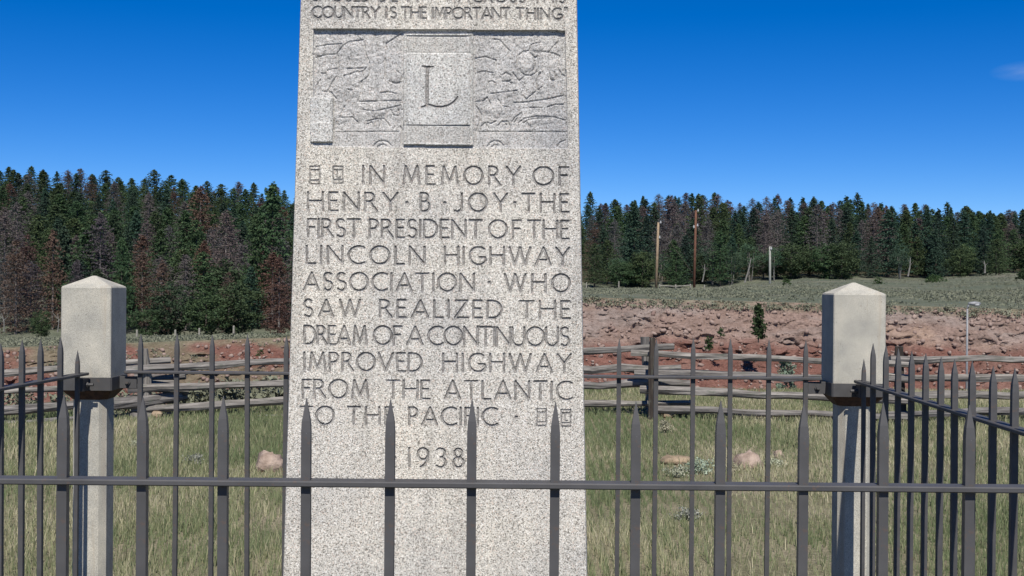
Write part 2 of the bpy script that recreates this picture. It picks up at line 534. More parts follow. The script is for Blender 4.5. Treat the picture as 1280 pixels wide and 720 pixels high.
# road cut floor, sage slope, forest hill : fans that share their border rows
us = np.concatenate([np.linspace(-2.6, -0.6, 24)[:-1], np.linspace(-0.6, 0.6, 260), np.linspace(0.6, 2.6, 24)[1:]])
def fan(name, rows, mat):
    U, Yr = np.meshgrid(us, rows)
    Xf = U * Yr
    return tag(grid_mesh(name, Xf, Yr, terrain(Xf, Yr) - 0.0, mat), kind='structure')
fan('road_cut_ground', np.linspace(33.6, 43.55, 12), M_HILL)
fan('sage_slope', np.concatenate([np.linspace(47.95, 110, 70), np.linspace(112, 190, 40)]), M_HILL)
fan('forest_hill', np.concatenate([np.linspace(189.5, 300, 30), np.linspace(330, 3200, 20)]), M_FLOOR)

# red earth bank, finely modelled
nu, nr = 1000, 110
U, R = np.meshgrid(np.linspace(-0.62, 0.62, nu), np.linspace(0, 1, nr))
XB = U * 45.0
u_ = U
bz = base_z(u_); tz = top_z(u_)
YB = 43.5 + 4.5 * R
XX = u_ * YB
ZB = bz + (tz - bz) * R
led = fbm(XX * 0.35, R * 5.0 + 3, 3, 21)
rough = fbm(XX * 1.3, R * 13.0, 4, 5)
step = np.abs(((R * 5.0 + led * 1.3) % 1.0) - 0.5)
env = np.sin(np.pi * np.clip(R, 0, 1)) ** 0.5
rough2 = fbm(XX * 3.6, R * 34.0, 3, 15)
lay = 0.5 - 0.5 * np.cos(2 * np.pi * (R * 7.0 + led * 1.6 + 0.3 * rough))
YB2 = YB + env * (0.30 * led + 0.20 * rough + 0.20 * rough2 - 0.22 * (lay ** 3) * sstep(0.4, 0.6, R) * sstep(-0.3, 0.2, fbm(XX * 0.8, R * 3, 2, 66)))
XX2 = XX + env * 0.15 * fbm(XX * 2, R * 9, 2, 8)
ZB2 = ZB + env * (0.16 * rough + 0.10 * fbm(XX * 4.2, R * 30, 2, 77))
# natural strata colours: red earth below, pinkish and grey caprock above
h = R + 0.10 * led + 0.07 * rough
red = np.array([0.205, 0.105, 0.082]); red2 = np.array([0.25, 0.155, 0.125]); pink = np.array([0.285, 0.208, 0.172]); grey = np.array([0.29, 0.235, 0.205]); tan = np.array([0.38, 0.275, 0.205])
right = sstep(-0.1, 0.05, u_)
k1 = sstep(0.50, 0.66, h) * right
col = red[None, None] * (1 - k1[..., None]) + pink[None, None] * k1[..., None]
k0 = sstep(0.1, 0.5, fbm(XX * 0.8, R * 6, 3, 31))
col = col * (1 - 0.6 * k0[..., None] * (1 - k1[..., None])) + red2[None, None] * 0.6 * k0[..., None] * (1 - k1[..., None])
k2 = sstep(0.0, 0.5, fbm(XX * 0.5, R * 9, 3, 41)) * k1
col = col * (1 - k2[..., None]) + grey[None, None] * k2[..., None]
k3 = sstep(0.35, 0.6, fbm(XX * 0.4 + 9, R * 5, 3, 51)) * k1 * 0.6
col = col * (1 - k3[..., None]) + tan[None, None] * k3[..., None]
k4 = sstep(0.90, 1.03, R + 0.10 * rough) * 0.85
col = col * (0.90 - 0.02 * right)[..., None]
gr = np.array([0.175, 0.165, 0.11])
col = col * (1 - k4[..., None]) + gr[None, None] * k4[..., None]
# on the left, patches of grey green growth among the red
k5 = sstep(0.05, 0.5, fbm(XX * 0.6, R * 4 + 5, 3, 61) + 0.5 * (R - 0.3)) * (1 - right) * 0.75
col = col * (1 - k5[..., None]) + gr[None, None] * k5[..., None]
colv = np.concatenate([col, np.ones(col.shape[:2] + (1,))], -1).reshape(-1, 4)
tag(grid_mesh('red_earth_bank', XX2, YB2, ZB2, M_BANK, colv, smooth=False), kind='structure')

def rock_pts(r, rnd, n1=7, n2=5, sq=0.65):
    """an irregular faceted rock as loft rings"""
    v = []; f = []
    ph = [rnd.uniform(0, 6.28) for _ in range(4)]
    for i in range(n2 + 1):
        th = math.pi * i / n2
        for k in range(n1):
            an = 2 * math.pi * k / n1
            pole = 0.0 if i in (0, n2) else 1.0
            rr = r * (1 + pole * (0.13 * math.sin(an + ph[0]) + 0.09 * math.sin(3 * an + ph[1] + th * 2) + 0.05 * math.sin(3 * an + ph[1] + th * 2) + rnd.uniform(-0.11, 0.11)) - 0.03 * (1 - pole))
            v.append((rr * math.sin(th) * math.cos(an), rr * math.sin(th) * math.sin(an) * 0.8, rr * math.cos(th) * sq))
    for i in range(n2):
        for k in range(n1):
            f.append((i * n1 + k, (i + 1) * n1 + k, (i + 1) * n1 + (k + 1) % n1, i * n1 + (k + 1) % n1))
    return v, f

# loose stones on the bank: uncountable rubble
protos = [rock_pts(1.0, random.Random(50 + i), 6, 4) for i in range(5)]
V = []; Fc = []; off = 0
fi = np.zeros((nr, nu))
for i in range(9000):
    uu = rng.uniform(-0.5, 0.55); rr = rng.uniform(0, 0.97) if uu < 0 else rng.beta(1.2, 1.0) * 0.97
    a_ = int((uu + 0.62) / 1.24 * (nu - 1)); b_ = int(rr * (nr - 1))
    s = 0.014 + 0.10 * rng.random() ** 6.0
    pv, pf = protos[i % 5]
    an = rng.uniform(0, 6.28)
    P = np.array(pv) * s * np.array([rng.uniform(0.8, 1.5), 1.0, rng.uniform(0.8, 1.5)])
    tl = rng.uniform(-0.6, 0.6); P = np.stack([P[:, 0] * math.cos(tl) + P[:, 2] * math.sin(tl), P[:, 1], P[:, 2] * math.cos(tl) - P[:, 0] * math.sin(tl)], -1)
    P = np.stack([P[:, 0] * math.cos(an) - P[:, 1] * math.sin(an), P[:, 0] * math.sin(an) + P[:, 1] * math.cos(an), P[:, 2]], -1)
    P += np.array([XX2[b_, a_], YB2[b_, a_] - 0.3 * s, ZB2[b_, a_] + 0.2 * s])
    V.append(P); Fc.append(np.array(pf) + off); off += len(P)
tag(mesh_obj('rubble', np.concatenate(V), np.concatenate(Fc), M_STONE),
    'pale loose stones scattered over the red earth bank behind the log fence', 'rubble', kind='stuff')

# ------------------------------------------------------------------ leafy clump generator
def leaf_tris(centres, radius, per, size, rs, flat=0.7):
    """many small triangles round each centre"""
    c = np.repeat(np.asarray(centres), per, axis=0)
    n = len(c)
    rad = np.repeat(np.asarray(radius) * np.ones(len(centres)), per)
    sz = np.repeat(np.asarray(size) * np.ones(len(centres)), per)
    p = c + rs.normal(0, 0.5, (n, 3)) * rad[:, None] * np.array([1, 1, flat])
    a_ = rs.normal(0, 1, (n, 3)); a_ /= np.linalg.norm(a_, axis=1)[:, None]
    b_ = rs.normal(0, 1, (n, 3)); b_ -= a_ * (a_ * b_).sum(1)[:, None]; b_ /= np.linalg.norm(b_, axis=1)[:, None]
    sz = sz * rs.uniform(0.6, 1.3, n)
    v = np.stack([p + a_ * sz[:, None], p - a_ * 0.5 * sz[:, None] + b_ * 0.55 * sz[:, None], p - a_ * 0.5 * sz[:, None] - b_ * 0.55 * sz[:, None]], 1)
    return v.reshape(-1, 3), np.arange(3 * n).reshape(n, 3)

# sagebrush on the slopes
cs = []; rd = []
for i in range(16000):
    uu = rng.uniform(-0.52, 0.56)
    fy = float(forest_y(uu))
    y = 48.3 + (fy + 4 - 48.3) * rng.random() ** 1.15
    x = uu * y
    if fbm(np.array([x * 0.07]), np.array([y * 0.05]), 3, 71)[0] < -0.04 and rng.random() < 0.85: continue
    r = 0.12 + 0.20 * rng.random() ** 2 + 0.0004 * y
    cs.append((x, y, tz_at(x, y) + 0.25 * r)); rd.append(r)
for i in range(1500):     # thickets in the cut on the left and just past the fence
    uu = rng.uniform(-0.5, -0.05); y = rng.uniform(16.5, 42)
    x = uu * y; r = 0.15 + 0.15 * rng.random()
    cs.append((x, y, tz_at(x, y) + 0.4 * r)); rd.append(r)
for i in range(700):     # thicket right behind the log fence
    uu = rng.uniform(-0.26, -0.165) if i % 3 else rng.uniform(-0.45, -0.10); y = float(edge_y(uu)) + rng.uniform(1.0, 4.0)
    r = rng.uniform(0.10, 0.2)
    cs.append((uu * y, y, tz_at(uu * y, y) + r * rng.uniform(0.5, 2.0))); rd.append(r)
for i in range(900):     # growth on the bank crest
    uu = rng.uniform(-0.5, 0.55); rr = rng.uniform(0.91, 0.99) if uu > 0 else rng.uniform(0.15, 0.99)
    if uu < 0 and vnoise(np.array([uu*45*0.6]), np.array([rr * 3.0]), 4)[0] < -0.1: continue
    a_ = int((uu + 0.62) / 1.24 * (nu - 1)); b_ = int(rr * (nr - 1))
    r = 0.10 + 0.13 * rng.random()
    cs.append((XX2[b_, a_], YB2[b_, a_] - 0.05, ZB2[b_, a_] + 0.3 * r)); rd.append(r)
rd = np.array(rd)
v, f = leaf_tris(cs, rd, 20, 0.03 + 0.11 * rd, rng, 0.34)
tag(mesh_obj('sagebrush', v, f, M_SAGE), 'low grey green sagebrush covering the open slope below the forest', 'sagebrush', kind='stuff')

# ------------------------------------------------------------------ meadow grass
def grass(n, ymin, ymax, umax, hmin, hmax, wmul=1.0, seed=5):
    rs = np.random.default_rng(seed)
    y = np.sqrt(rs.uniform(ymin**2, ymax**2, n * 2))
    x = rs.uniform(-umax, umax, n * 2) * y
    d = fbm(x * 1.3, y * 1.3, 3, 13)
    keep = (rs.random(n * 2) < np.clip(0.62 + d * 0.8, 0.2, 1)) & (y < edge_y(x / y) + 0.9)
    x = x[keep][:n]; y = y[keep][:n]; d = d[keep][:n]; n = len(x)
    # pull blades toward tuft centres
    tx = np.round(x / 0.09 + 0.4 * vnoise(x * 9, y * 9, 3)) * 0.09; ty = np.round(y / 0.09 + 0.4 * vnoise(x * 9 + 7, y * 9, 4)) * 0.09
    k = rs.uniform(0.2, 0.75, n)
    x = x * (1 - k) + tx * k; y = y * (1 - k) + ty * k
    patch = fbm(x * 0.55, y * 0.55, 3, 17)
    hh = (hmin + (hmax - hmin) * rs.random(n) ** 1.6) * np.clip(0.85 + 0.5 * patch, 0.4, 1.3)
    # mown/stony gap seen as sparse strip
    wd = (0.0022 + 0.0016 * rs.random(n)) * wmul * (0.6 + y / 14.0)
    an = rs.uniform(0, 2 * np.pi, n)
    lx = np.cos(an) * hh * rs.uniform(0.1, 0.6, n); ly = np.sin(an) * hh * rs.uniform(0.1, 0.6, n)
    fx = rs.uniform(-0.5, 0.5, n); px_ = np.cos(fx); py_ = np.sin(fx)
    z = terrain(x, y)
    b0 = np.stack([x - px_ * wd, y - py_ * wd, z - 0.01], -1)
    b1 = np.stack([x + px_ * wd, y + py_ * wd, z - 0.01], -1)
    m0 = np.stack([x + lx * 0.35 - px_ * wd * 0.8, y + ly * 0.35 - py_ * wd * 0.8, z + hh * 0.6], -1)
    m1 = np.stack([x + lx * 0.35 + px_ * wd * 0.8, y + ly * 0.35 + py_ * wd * 0.8, z + hh * 0.6], -1)
    tp = np.stack([x + lx, y + ly, z + hh], -1)
    V = np.stack([b0, b1, m0, m1, tp], 1).reshape(-1, 3)
    i = np.arange(n)[:, None] * 5
    Fq = np.concatenate([i + np.array([[0, 1, 3]]), i + np.array([[0, 3, 2]]), i + np.array([[2, 3, 4]])], 0)
    green = np.array([0.140, 0.175, 0.085]); olive = np.array([0.245, 0.25, 0.135]); straw = np.array([0.52, 0.465, 0.32])
    q = fbm(x * 0.9 + 5, y * 0.5, 4, 23) * 1.1 + rs.normal(0, 0.42, n) + 0.0
    w1 = np.clip(q + 0.5, 0, 1)[:, None]; w2 = np.clip(q - 0.15, 0, 1)[:, None]
    cc = green * (1 - w1) + olive * w1
    cc = cc * (1 - w2) + straw * w2
    cc = cc * rs.uniform(0.7, 1.25, (n, 1))
    cc = np.concatenate([cc, np.ones((n, 1))], -1)
    return V, Fq, np.repeat(cc, 5, axis=0)
gv, gf, gc = grass(280000, 5.3, 20.0, 0.46, 0.015, 0.135, 0.55, 5)
gv2, gf2, gc2 = grass(26000, 0.6, 5.3, 0.62, 0.03, 0.14, 1.6, 6)
gv = np.concatenate([gv, gv2]); gf = np.concatenate([gf, gf2 + len(gv) - len(gv2)]); gc = np.concatenate([gc, gc2])
tag(mesh_obj('grass', gv, gf, M_GRASS, None, False, gc), 'green and straw coloured meadow grass behind the iron fence', 'grass', kind='stuff')

# ------------------------------------------------------------------ the granite monument
Y0 = 3.60; LEAN = 0.0236; ZREF = 1.5
def on_face(x, y):
    """photo pixel -> point on the battered front face (vectorised)"""
    x = np.asarray(x, float); y = np.asarray(y, float)
    m = np.array(CAMR)
    dx, dy, dz = x - 640.0, -(y - 360.0), -F
    wx = m[0, 0] * dx + m[0, 1] * dy + m[0, 2] * dz
    wy = m[1, 0] * dx + m[1, 1] * dy + m[1, 2] * dz
    wz = m[2, 0] * dx + m[2, 1] * dy + m[2, 2] * dz
    t = (Y0 + LEAN * (EYE - ZREF)) / (wy - LEAN * wz)
    return wx * t, wy * t, EYE + wz * t
def edges_x(y):
    return 375.0 - 22.0 * (y / 720.0), 721.5 + 13.0 * (y / 720.0)

# ---- stroke alphabet (unit cap height, y up)
def arc(cx, cy, rx, ry, a0, a1, n=14):
    return [(cx + rx * math.cos(math.radians(a0 + (a1 - a0) * i / n)), cy + ry * math.sin(math.radians(a0 + (a1 - a0) * i / n))) for i in range(n + 1)]
G = {
 'A': (0.84, [[(0, 0), (0.44, 1), (0.84, 0)], [(0.15, 0.30), (0.70, 0.30)]]),
 'B': (0.50, [[(0, 0), (0, 1), (0.2, 1)] + arc(0.2, 0.77, 0.22, 0.23, 90, -90, 8) + [(0, 0.54)], [(0.2, 0.54)] + arc(0.22, 0.27, 0.27, 0.27, 90, -90, 8) + [(0, 0)]]),
 'C': (0.80, [arc(0.52, 0.5, 0.52, 0.5, 55, 305, 20)]),
 'D': (0.72, [[(0, 0), (0, 1), (0.22, 1)] + arc(0.22, 0.5, 0.5, 0.5, 90, -90, 14) + [(0, 0)]]),
 'E': (0.42, [[(0.42, 1), (0, 1), (0, 0), (0.44, 0)], [(0, 0.54), (0.36, 0.54)]]),
 'F': (0.42, [[(0.44, 1), (0, 1), (0, 0)], [(0, 0.54), (0.36, 0.54)]]),
 'G': (0.86, [arc(0.5, 0.5, 0.5, 0.5, 52, 330, 20) + [(0.86, 0.42), (0.56, 0.42)]]),
 'H': (0.76, [[(0, 0), (0, 1)], [(0.76, 0), (0.76, 1)], [(0, 0.54), (0.76, 0.54)]]),
 'I': (0.02, [[(0, 0), (0, 1)]]),
 'J': (0.36, [[(0.36, 1), (0.36, 0.25)] + arc(0.12, 0.22, 0.24, 0.22, 0, -130, 7)]),
 'L': (0.42, [[(0, 1), (0, 0), (0.44, 0)]]),
 'M': (0.94, [[(0.05, 0), (0.16, 1), (0.47, 0.12), (0.80, 1), (0.93, 0)]]),
 'N': (0.76, [[(0, 0), (0, 1), (0.76, 0), (0.76, 1)]]),
 'O': (0.98, [arc(0.49, 0.5, 0.5, 0.5, 0, 360, 26)]),
 'P': (0.48, [[(0, 0), (0, 1), (0.2, 1)] + arc(0.2, 0.74, 0.27, 0.26, 90, -90, 8) + [(0, 0.48)]]),
 'R': (0.60, [[(0, 0), (0, 1), (0.2, 1)] + arc(0.2, 0.76, 0.26, 0.24, 90, -90, 8) + [(0, 0.52)], [(0.22, 0.52), (0.60, 0)]]),
 'S': (0.48, [arc(0.25, 0.76, 0.22, 0.24, 40, 270, 12)[:-1] + arc(0.25, 0.26, 0.24, 0.26, 90, -140, 12)]),
 'T': (0.68, [[(0, 1), (0.68, 1)], [(0.34, 1), (0.34, 0)]]),
 'U': (0.68, [[(0, 1), (0, 0.32)] + arc(0.34, 0.33, 0.34, 0.33, 180, 360, 12) + [(0.68, 1)]]),
 'V': (0.80, [[(0, 1), (0.38, 0), (0.80, 1)]]),
 'W': (1.18, [[(0, 1), (0.30, 0), (0.60, 1), (0.88, 0), (1.18, 1)], ]),
 'Y': (0.74, [[(0, 1), (0.37, 0.48), (0.74, 1)], [(0.37, 0.48), (0.37, 0)]]),
 'Z': (0.64, [[(0.04, 1), (0.64, 1), (0, 0), (0.66, 0)]]),
 '1': (0.02, [[(0, 0), (0, 1)]]),
 '9': (0.60, [arc(0.3, 0.70, 0.28, 0.30, 0, 360, 18), arc(0.08, 0.72, 0.50, 0.72, 0, -80, 8)]),
 '3': (0.50, [arc(0.22, 0.76, 0.24, 0.24, 140, -90, 10), arc(0.22, 0.26, 0.28, 0.27, 90, -140, 12)]),
 '8': (0.52, [arc(0.26, 0.76, 0.21, 0.23, 0, 360, 16), arc(0.26, 0.27, 0.26, 0.27, 0, 360, 18)]),
 '"': (0.24, [[(0.02, 1.08), (0.05, 0.86)], [(0.2, 1.08), (0.23, 0.86)]]),
}
LID = [100]; LINE_OF = {}
def newid(line):
    LID[0] += 1; LINE_OF[LID[0]] = line
strokes = []     # (line_id, halfwidth_px, depth_m, [(x,y)...] px)
def word(line, txt, x0, x1, ytop, ybot, hw=1.45, dep=0.0042):
    H = ybot - ytop
    slope = 0.0072
    ws = [G[c][0] for c in txt]
    sw = sum(ws) * H
    gap = ((x1 - x0) - sw) / max(len(txt) - 1, 1) if len(txt) > 1 else 0
    sc = 1.0
    if len(txt) > 1 and gap < 0.13 * H:
        gap = 0.13 * H
        sc = ((x1 - x0) - gap * (len(txt) - 1)) / sw
    if len(txt) > 1 and gap > 0.42 * H:
        sc = min(1.22, ((x1 - x0) - 0.36 * H * (len(txt) - 1)) / sw)
        gap = ((x1 - x0) - sw * sc) / (len(txt) - 1)
    x = x0
    for c, w_ in zip(txt, ws):
        newid(line)
        for st in G[c][1]:
            pts = [(x + p[0] * H * sc, ybot - p[1] * H + slope * (x - 545)) for p in st]
            strokes.append((LID[0], hw, dep, pts))
        x += w_ * H * sc + gap
def dot(line, x, y):
    newid(line); strokes.append((LID[0], 1.9, 0.0042, [(x - 0.3, y), (x + 0.3, y)]))
def glyphbox(line, x0, x1, ytop, ybot, inner):
    newid(line); line = LID[0]
    for st in ([(x0, ytop), (x1, ytop), (x1, ybot), (x0, ybot), (x0, ytop)],
               [(x0, ytop + 4.4), (x1, ytop + 4.4)], [(x0, ybot - 4.6), (x1, ybot - 4.6)]):
        strokes.append((line, 0.72, 0.0035, st))
    if inner:
        xm = (x0 + x1) / 2 - 1.2; ym = (ytop + ybot) / 2
        strokes.append((line, 0.55, 0.0025, [(xm, ym - 4), (xm, ym + 3.6), (xm + 3.8, ym + 3.4)]))

L = [
 ('SHOULD BE A ACROSS THIS', [('SHOULD', 391, 462), ('BE', 474, 496), ('A', 510, 523), ('ACROSS', 574, 656), ('THIS', 667, 706)], -12.2, 2.2),
 ('COUNTRY IS THE IMPORTANT THING', [('COUNTRY', 390.5, 474), ('IS', 483, 495), ('THE', 502, 532.5), ('IMPORTANT', 541, 637), ('THING"', 645.5, 709)], 9.5, 23.0),
 ('IN MEMORY OF', [('IN', 454, 480), ('MEMORY', 503.5, 650), ('OF', 667, 710)], 208, 230.5),
 ('HENRY B JOY THE', [('HENRY', 385, 497), ('B', 526, 541), ('JOY', 569, 634), ('THE', 653, 710)], 241.6, 264),
 ('FIRST PRESIDENT OF THE', [('FIRST', 385, 450), ('PRESIDENT', 462, 602), ('OF', 611.5, 650.5), ('THE', 660, 710.5)], 275, 297.2),
 ('LINCOLN HIGHWAY', [('LINCOLN', 383.5, 530.5), ('HIGHWAY', 556, 711.5)], 308.6, 330.6),
 ('ASSOCIATION WHO', [('ASSOCIATION', 380, 592.5), ('WHO', 631, 712)], 342, 364),
 ('SAW REALIZED THE', [('SAW', 380, 450), ('REALIZED', 475, 627), ('THE', 650, 712)], 375.6, 397),
 ('DREAM OF A CONTINUOUS', [('DREAM', 380.5, 458.5), ('OF', 467.5, 501.5), ('A', 509, 523), ('CONTINUOUS', 535.5, 711)], 408.5, 431.3),
 ('IMPROVED HIGHWAY', [('IMPROVED', 380.5, 527), ('HIGHWAY', 554, 713.5)], 442, 464.3),
 ('FROM THE ATLANTIC', [('FROM', 378.5, 460.5), ('THE', 484, 536.5), ('ATLANTIC', 556, 714.5)], 476, 498.6),
 ('TO THE PACIFIC', [('TO', 375.5, 417), ('THE', 435, 491), ('PACIFIC', 511.5, 621)], 509.6, 531.6),
 ('1938', [('1938', 511.5, 579)], 560.6, 584),
]
for li, (nm, ws, yt, yb) in enumerate(L):
    big = li >= 2
    for t_, a0, a1 in ws:
        word(li, t_, a0, a1, yt, yb, 1.3 if big else 1.1, 0.0045 if big else 0.0036)
glyphbox(2, 387.5, 399.5, 208, 230, False); glyphbox(2, 416.5, 428.5, 208, 229, True)
glyphbox(11, 671.5, 682.5, 511, 532, False); glyphbox(11, 701.5, 713, 512, 533, True)
dot(3, 508.5, 253); dot(3, 556, 253.5); dot(3, 643.5, 253.5)
dot(6, 611.5, 353); dot(11, 645.5, 521.5); dot(12, 493.5, 572); dot(12, 594, 572.5)
NL = len(L)
REL, PAN, BAND1, BAND2, SMALL, LET = 50, 51, 52, 53, 54, 60

# ---- grid on the front face
STEP = 0.82
yv = np.concatenate([[-330, -200, -90], np.arange(-40, 600, STEP), [606, 640, 700, 780, 860, 940, 1020, 1092]])
nc = 452
tt = np.linspace(0, 1, nc)
xl, xr = edges_x(yv)
PX = xl[:, None] + (xr - xl)[:, None] * tt[None, :]
PY = np.repeat(yv[:, None], nc, 1)
dep = np.zeros_like(PX)
lab = np.full(PX.shape, -1, dtype=int)

def seg_apply(line, hw, dp, pts, fl=None, setlab=True):
    pts = np.array(pts, float)
    for (ax, ay), (bx, by) in zip(pts[:-1], pts[1:]):
        r = hw + 1.0
        y0_, y1_ = min(ay, by) - r, max(ay, by) + r
        x0_, x1_ = min(ax, bx) - r, max(ax, bx) + r
        i0, i1 = np.searchsorted(yv, [y0_, y1_])
        if i1 <= i0: continue
        ym = (y0_ + y1_) / 2
        l_, r_ = edges_x(ym)
        j0 = max(0, int((x0_ - l_) / (r_ - l_) * (nc - 1)) - 3); j1 = min(nc, int((x1_ - l_) / (r_ - l_) * (nc - 1)) + 4)
        gx = PX[i0:i1, j0:j1]; gy = PY[i0:i1, j0:j1]
        ddx, ddy = bx - ax, by - ay
        q = ddx * ddx + ddy * ddy
        t = np.clip(((gx - ax) * ddx + (gy - ay) * ddy) / q, 0, 1) if q > 0 else 0
        ds = np.hypot(gx - ax - t * ddx, gy - ay - t * ddy)
        g = dp * np.clip((hw - ds) / (hw * 0.55), 0, 1)
        tgt = groove[i0:i1, j0:j1]
        np.maximum(tgt, g, out=tgt)
        if setlab:
            lb = lab[i0:i1, j0:j1]
            lb[g > 0.0002] = line

groove = np.zeros_like(PX)
sl_ = 0.0072
PYr = PY - sl_ * (PX - 545)     # rectified row coordinate of the carved panel
in_rec = (PX > 391.5 + 0.0*PY) & (PX < 706.5 + 0.02 * (PY - 36)) & (PYr > 36.8) & (PYr < 184.5)
in_rec &= PX > 391.8 - 0.03 * (PYr - 36)
fade = np.clip((PYr - 36) / 148, 0, 1)
rdp = 0.0125 - 0.0090 * fade
bumps = 0.0020 * fbm(PX * 0.085, PYr * 0.085, 4, 91) + 0.0014 * fbm(PX * 0.26, PYr * 0.3, 2, 92)
dep = np.where(in_rec, rdp + bumps, dep)
lab = np.where(in_rec, REL, lab)
# low ground band of the relief with road line
band = in_rec & (PYr > 164)
dep = np.where(band, rdp * 0.75 + 0.3 * bumps, dep)
# the small block at the lower left of the relief
sm = (PX > 388) & (PX < 416) & (PYr > 123) & (PYr < 179)
dep = np.where(sm, -0.0030 - 0.002 * (PYr > 154.5), dep)
lab = np.where(sm, SMALL, lab)
# the centre block
pn = (PX > 504.5) & (PX < 591.5) & (PYr > 41.5) & (PYr < 181.5)
pd = 0.0030 - 0.0100 * np.clip((PYr - 41) / 141, 0, 1)
inner = (PX > 508.3) & (PX < 587.6) & (PYr > 45)
topb = inner & (PYr < 65.5); botb = inner & (PYr > 156.5) & (PYr < 179.5)
pd = np.where(topb, pd + 0.0022, pd)
pd = np.where(botb, pd + 0.0018, pd)
mid = inner & (PYr >= 65.5) & (PYr <= 156.5)
pd = np.where(mid, pd - 0.0002, pd)
dep = np.where(pn, pd, dep)
lab = np.where(pn, PAN, lab); lab = np.where(topb, BAND1, lab); lab = np.where(botb, BAND2, lab)

# grooves of the text
for line, hw, dp, pts in strokes:
    seg_apply(line, hw, dp, pts)
textg = groove.copy()
# fine quirk lines round the fields of the centre block
groove = np.zeros_like(PX)
for pts in ([(507.2, 43.5), (507.0, 180)], [(588.8, 43.5), (589.0, 180)], [(508, 44.5), (588, 45)], [(508, 65.6), (588, 66.2)], [(508, 156.6), (588, 157.2)]):
    seg_apply(PAN, 0.85, 0.003, pts, setlab=False)
quirk = groove.copy()
# letter L in the centre block
groove = np.zeros_like(PX)
for hw, pts in ((1.9, [(534.0, 86), (534.0, 131)]), (0.9, [(528, 83.0), (541.5, 83.2)]), (1.3, [(531.5, 84), (537.5, 84)]),
                (0.9, [(527, 134.0), (533, 132.5), (536, 131)]), (1.25, [(536, 131), (543, 133.3), (552, 134), (560, 132.2)]), (1.0, [(560, 132.2), (566, 128.5), (570, 124.5)]), (0.7, [(570, 124.5), (572, 121)])):
    seg_apply(LET, hw, 0.0042, pts)
letg = groove.copy()
# relief drawing traced from the photograph (two regions, zoom 4.5)
groove = np.zeros_like(PX)
RL = [[(60,150),(65,125),(130,112),(210,108)], [(65,185),(120,170),(180,165)], [(180,165),(215,120),(250,95),(330,85)],
      [(455,130),(460,105),(500,80),(550,45)], [(185,170),(190,245),(130,255),(125,275),(95,275)], [(240,248),(330,245)],
      [(180,290),(150,335),(135,370)], [(365,210),(367,280),(350,300),(320,320),(325,370),(300,435),(400,432),(470,430),(545,430)],
      [(455,190),(455,260),(450,310)], [(548,300),(540,325),(515,332),(495,325),(475,318)], [(548,300),(540,275),(520,262)],
      [(245,365),(258,372),(270,370)], [(200,525),(270,522),(300,550)], [(330,480),(400,490),(480,470),(540,455)],
      [(485,480),(500,510),(535,515),(530,480)], [(355,560),(380,548),(385,570)], [(400,535),(398,572)], [(414,540),(416,574)], [(432,536),(430,574)], [(450,535),(468,552),(482,574)],
      [(355,545),(400,533),(450,530)], [(180,605),(530,605)], [(392,690),(400,672),(420,658),(445,655),(470,662),(488,680)], [(415,692),(425,680),(445,676),(462,684)],
      [(130,370),(165,410),(165,660)], [(220,290),(260,278),(300,262)], [(335,95),(340,150),(360,200)], [(300,270),(330,262),(350,240)],
      [(90,310),(70,340),(60,390)], [(540,575),(550,600),(545,690)], [(225,460),(210,500),(205,522)], [(430,385),(470,378),(520,390)], [(100,375),(150,380),(180,420)]]
RR = [[(75,270),(110,262),(165,272)], [(135,340),(140,322),(158,318),(174,328),(176,345)], [(215,285),(235,270),(262,285),(268,310),(240,325)],
      [(275,270),(310,318),(345,285)], [(320,268),(345,285),(375,287),(400,275),(412,262)], [(370,140),(380,110),(430,100)], [(375,160),(400,188),(412,176)],
      [(300,230),(300,180),(330,150),(370,145)], [(395,200),(400,240),(385,262)], [(525,98),(480,150)], [(540,180),(525,240),(550,280),(568,290)], [(480,270),(482,300),(495,316),(515,312),(510,270)],
      [(430,270),(405,320),(415,370),(440,350)], [(65,435),(110,430),(130,410),(150,450),(160,480)], [(70,460),(97,507)], [(95,505),(90,540),(70,600),(58,665)],
      [(190,420),(215,460),(250,465)], [(280,440),(340,438),(400,430),(470,420),(560,400)], [(370,468),(440,468)], [(470,465),(520,450),(560,452)],
      [(95,575),(118,553),(130,575)], [(130,552),(150,560),(180,545)], [(190,570),(210,548),(245,545),(257,570)], [(225,550),(240,568)], [(268,550),(290,520),(322,500)], [(282,552),(300,528)],
      [(305,555),(340,530),(400,518),(500,520),(570,540)], [(335,556),(365,536),(420,528),(490,530)], [(80,605),(575,605)], [(130,690),(145,668),(170,655),(200,660),(222,682)], [(155,692),(170,678),(195,682)],
      [(525,690),(540,665),(570,652)], [(215,320),(245,318),(270,330)], [(160,80),(200,85),(230,120),(262,150)], [(440,150),(500,160),(540,175)], [(150,390),(230,380),(300,372)], [(330,400),(350,420),(400,380)], [(60,190),(120,180),(180,200),(180,250)]]
for pts in RL: seg_apply(REL, 0.9, 0.0046, [(380 + a_ / 4.5, 30 + b_ / 4.5) for a_, b_ in pts], setlab=False)
for pts in RR: seg_apply(REL, 0.9, 0.0046, [(580 + a_ / 4.5, 30 + b_ / 4.5) for a_, b_ in pts], setlab=False)
relg = groove * (in_rec & ~pn & ~sm)
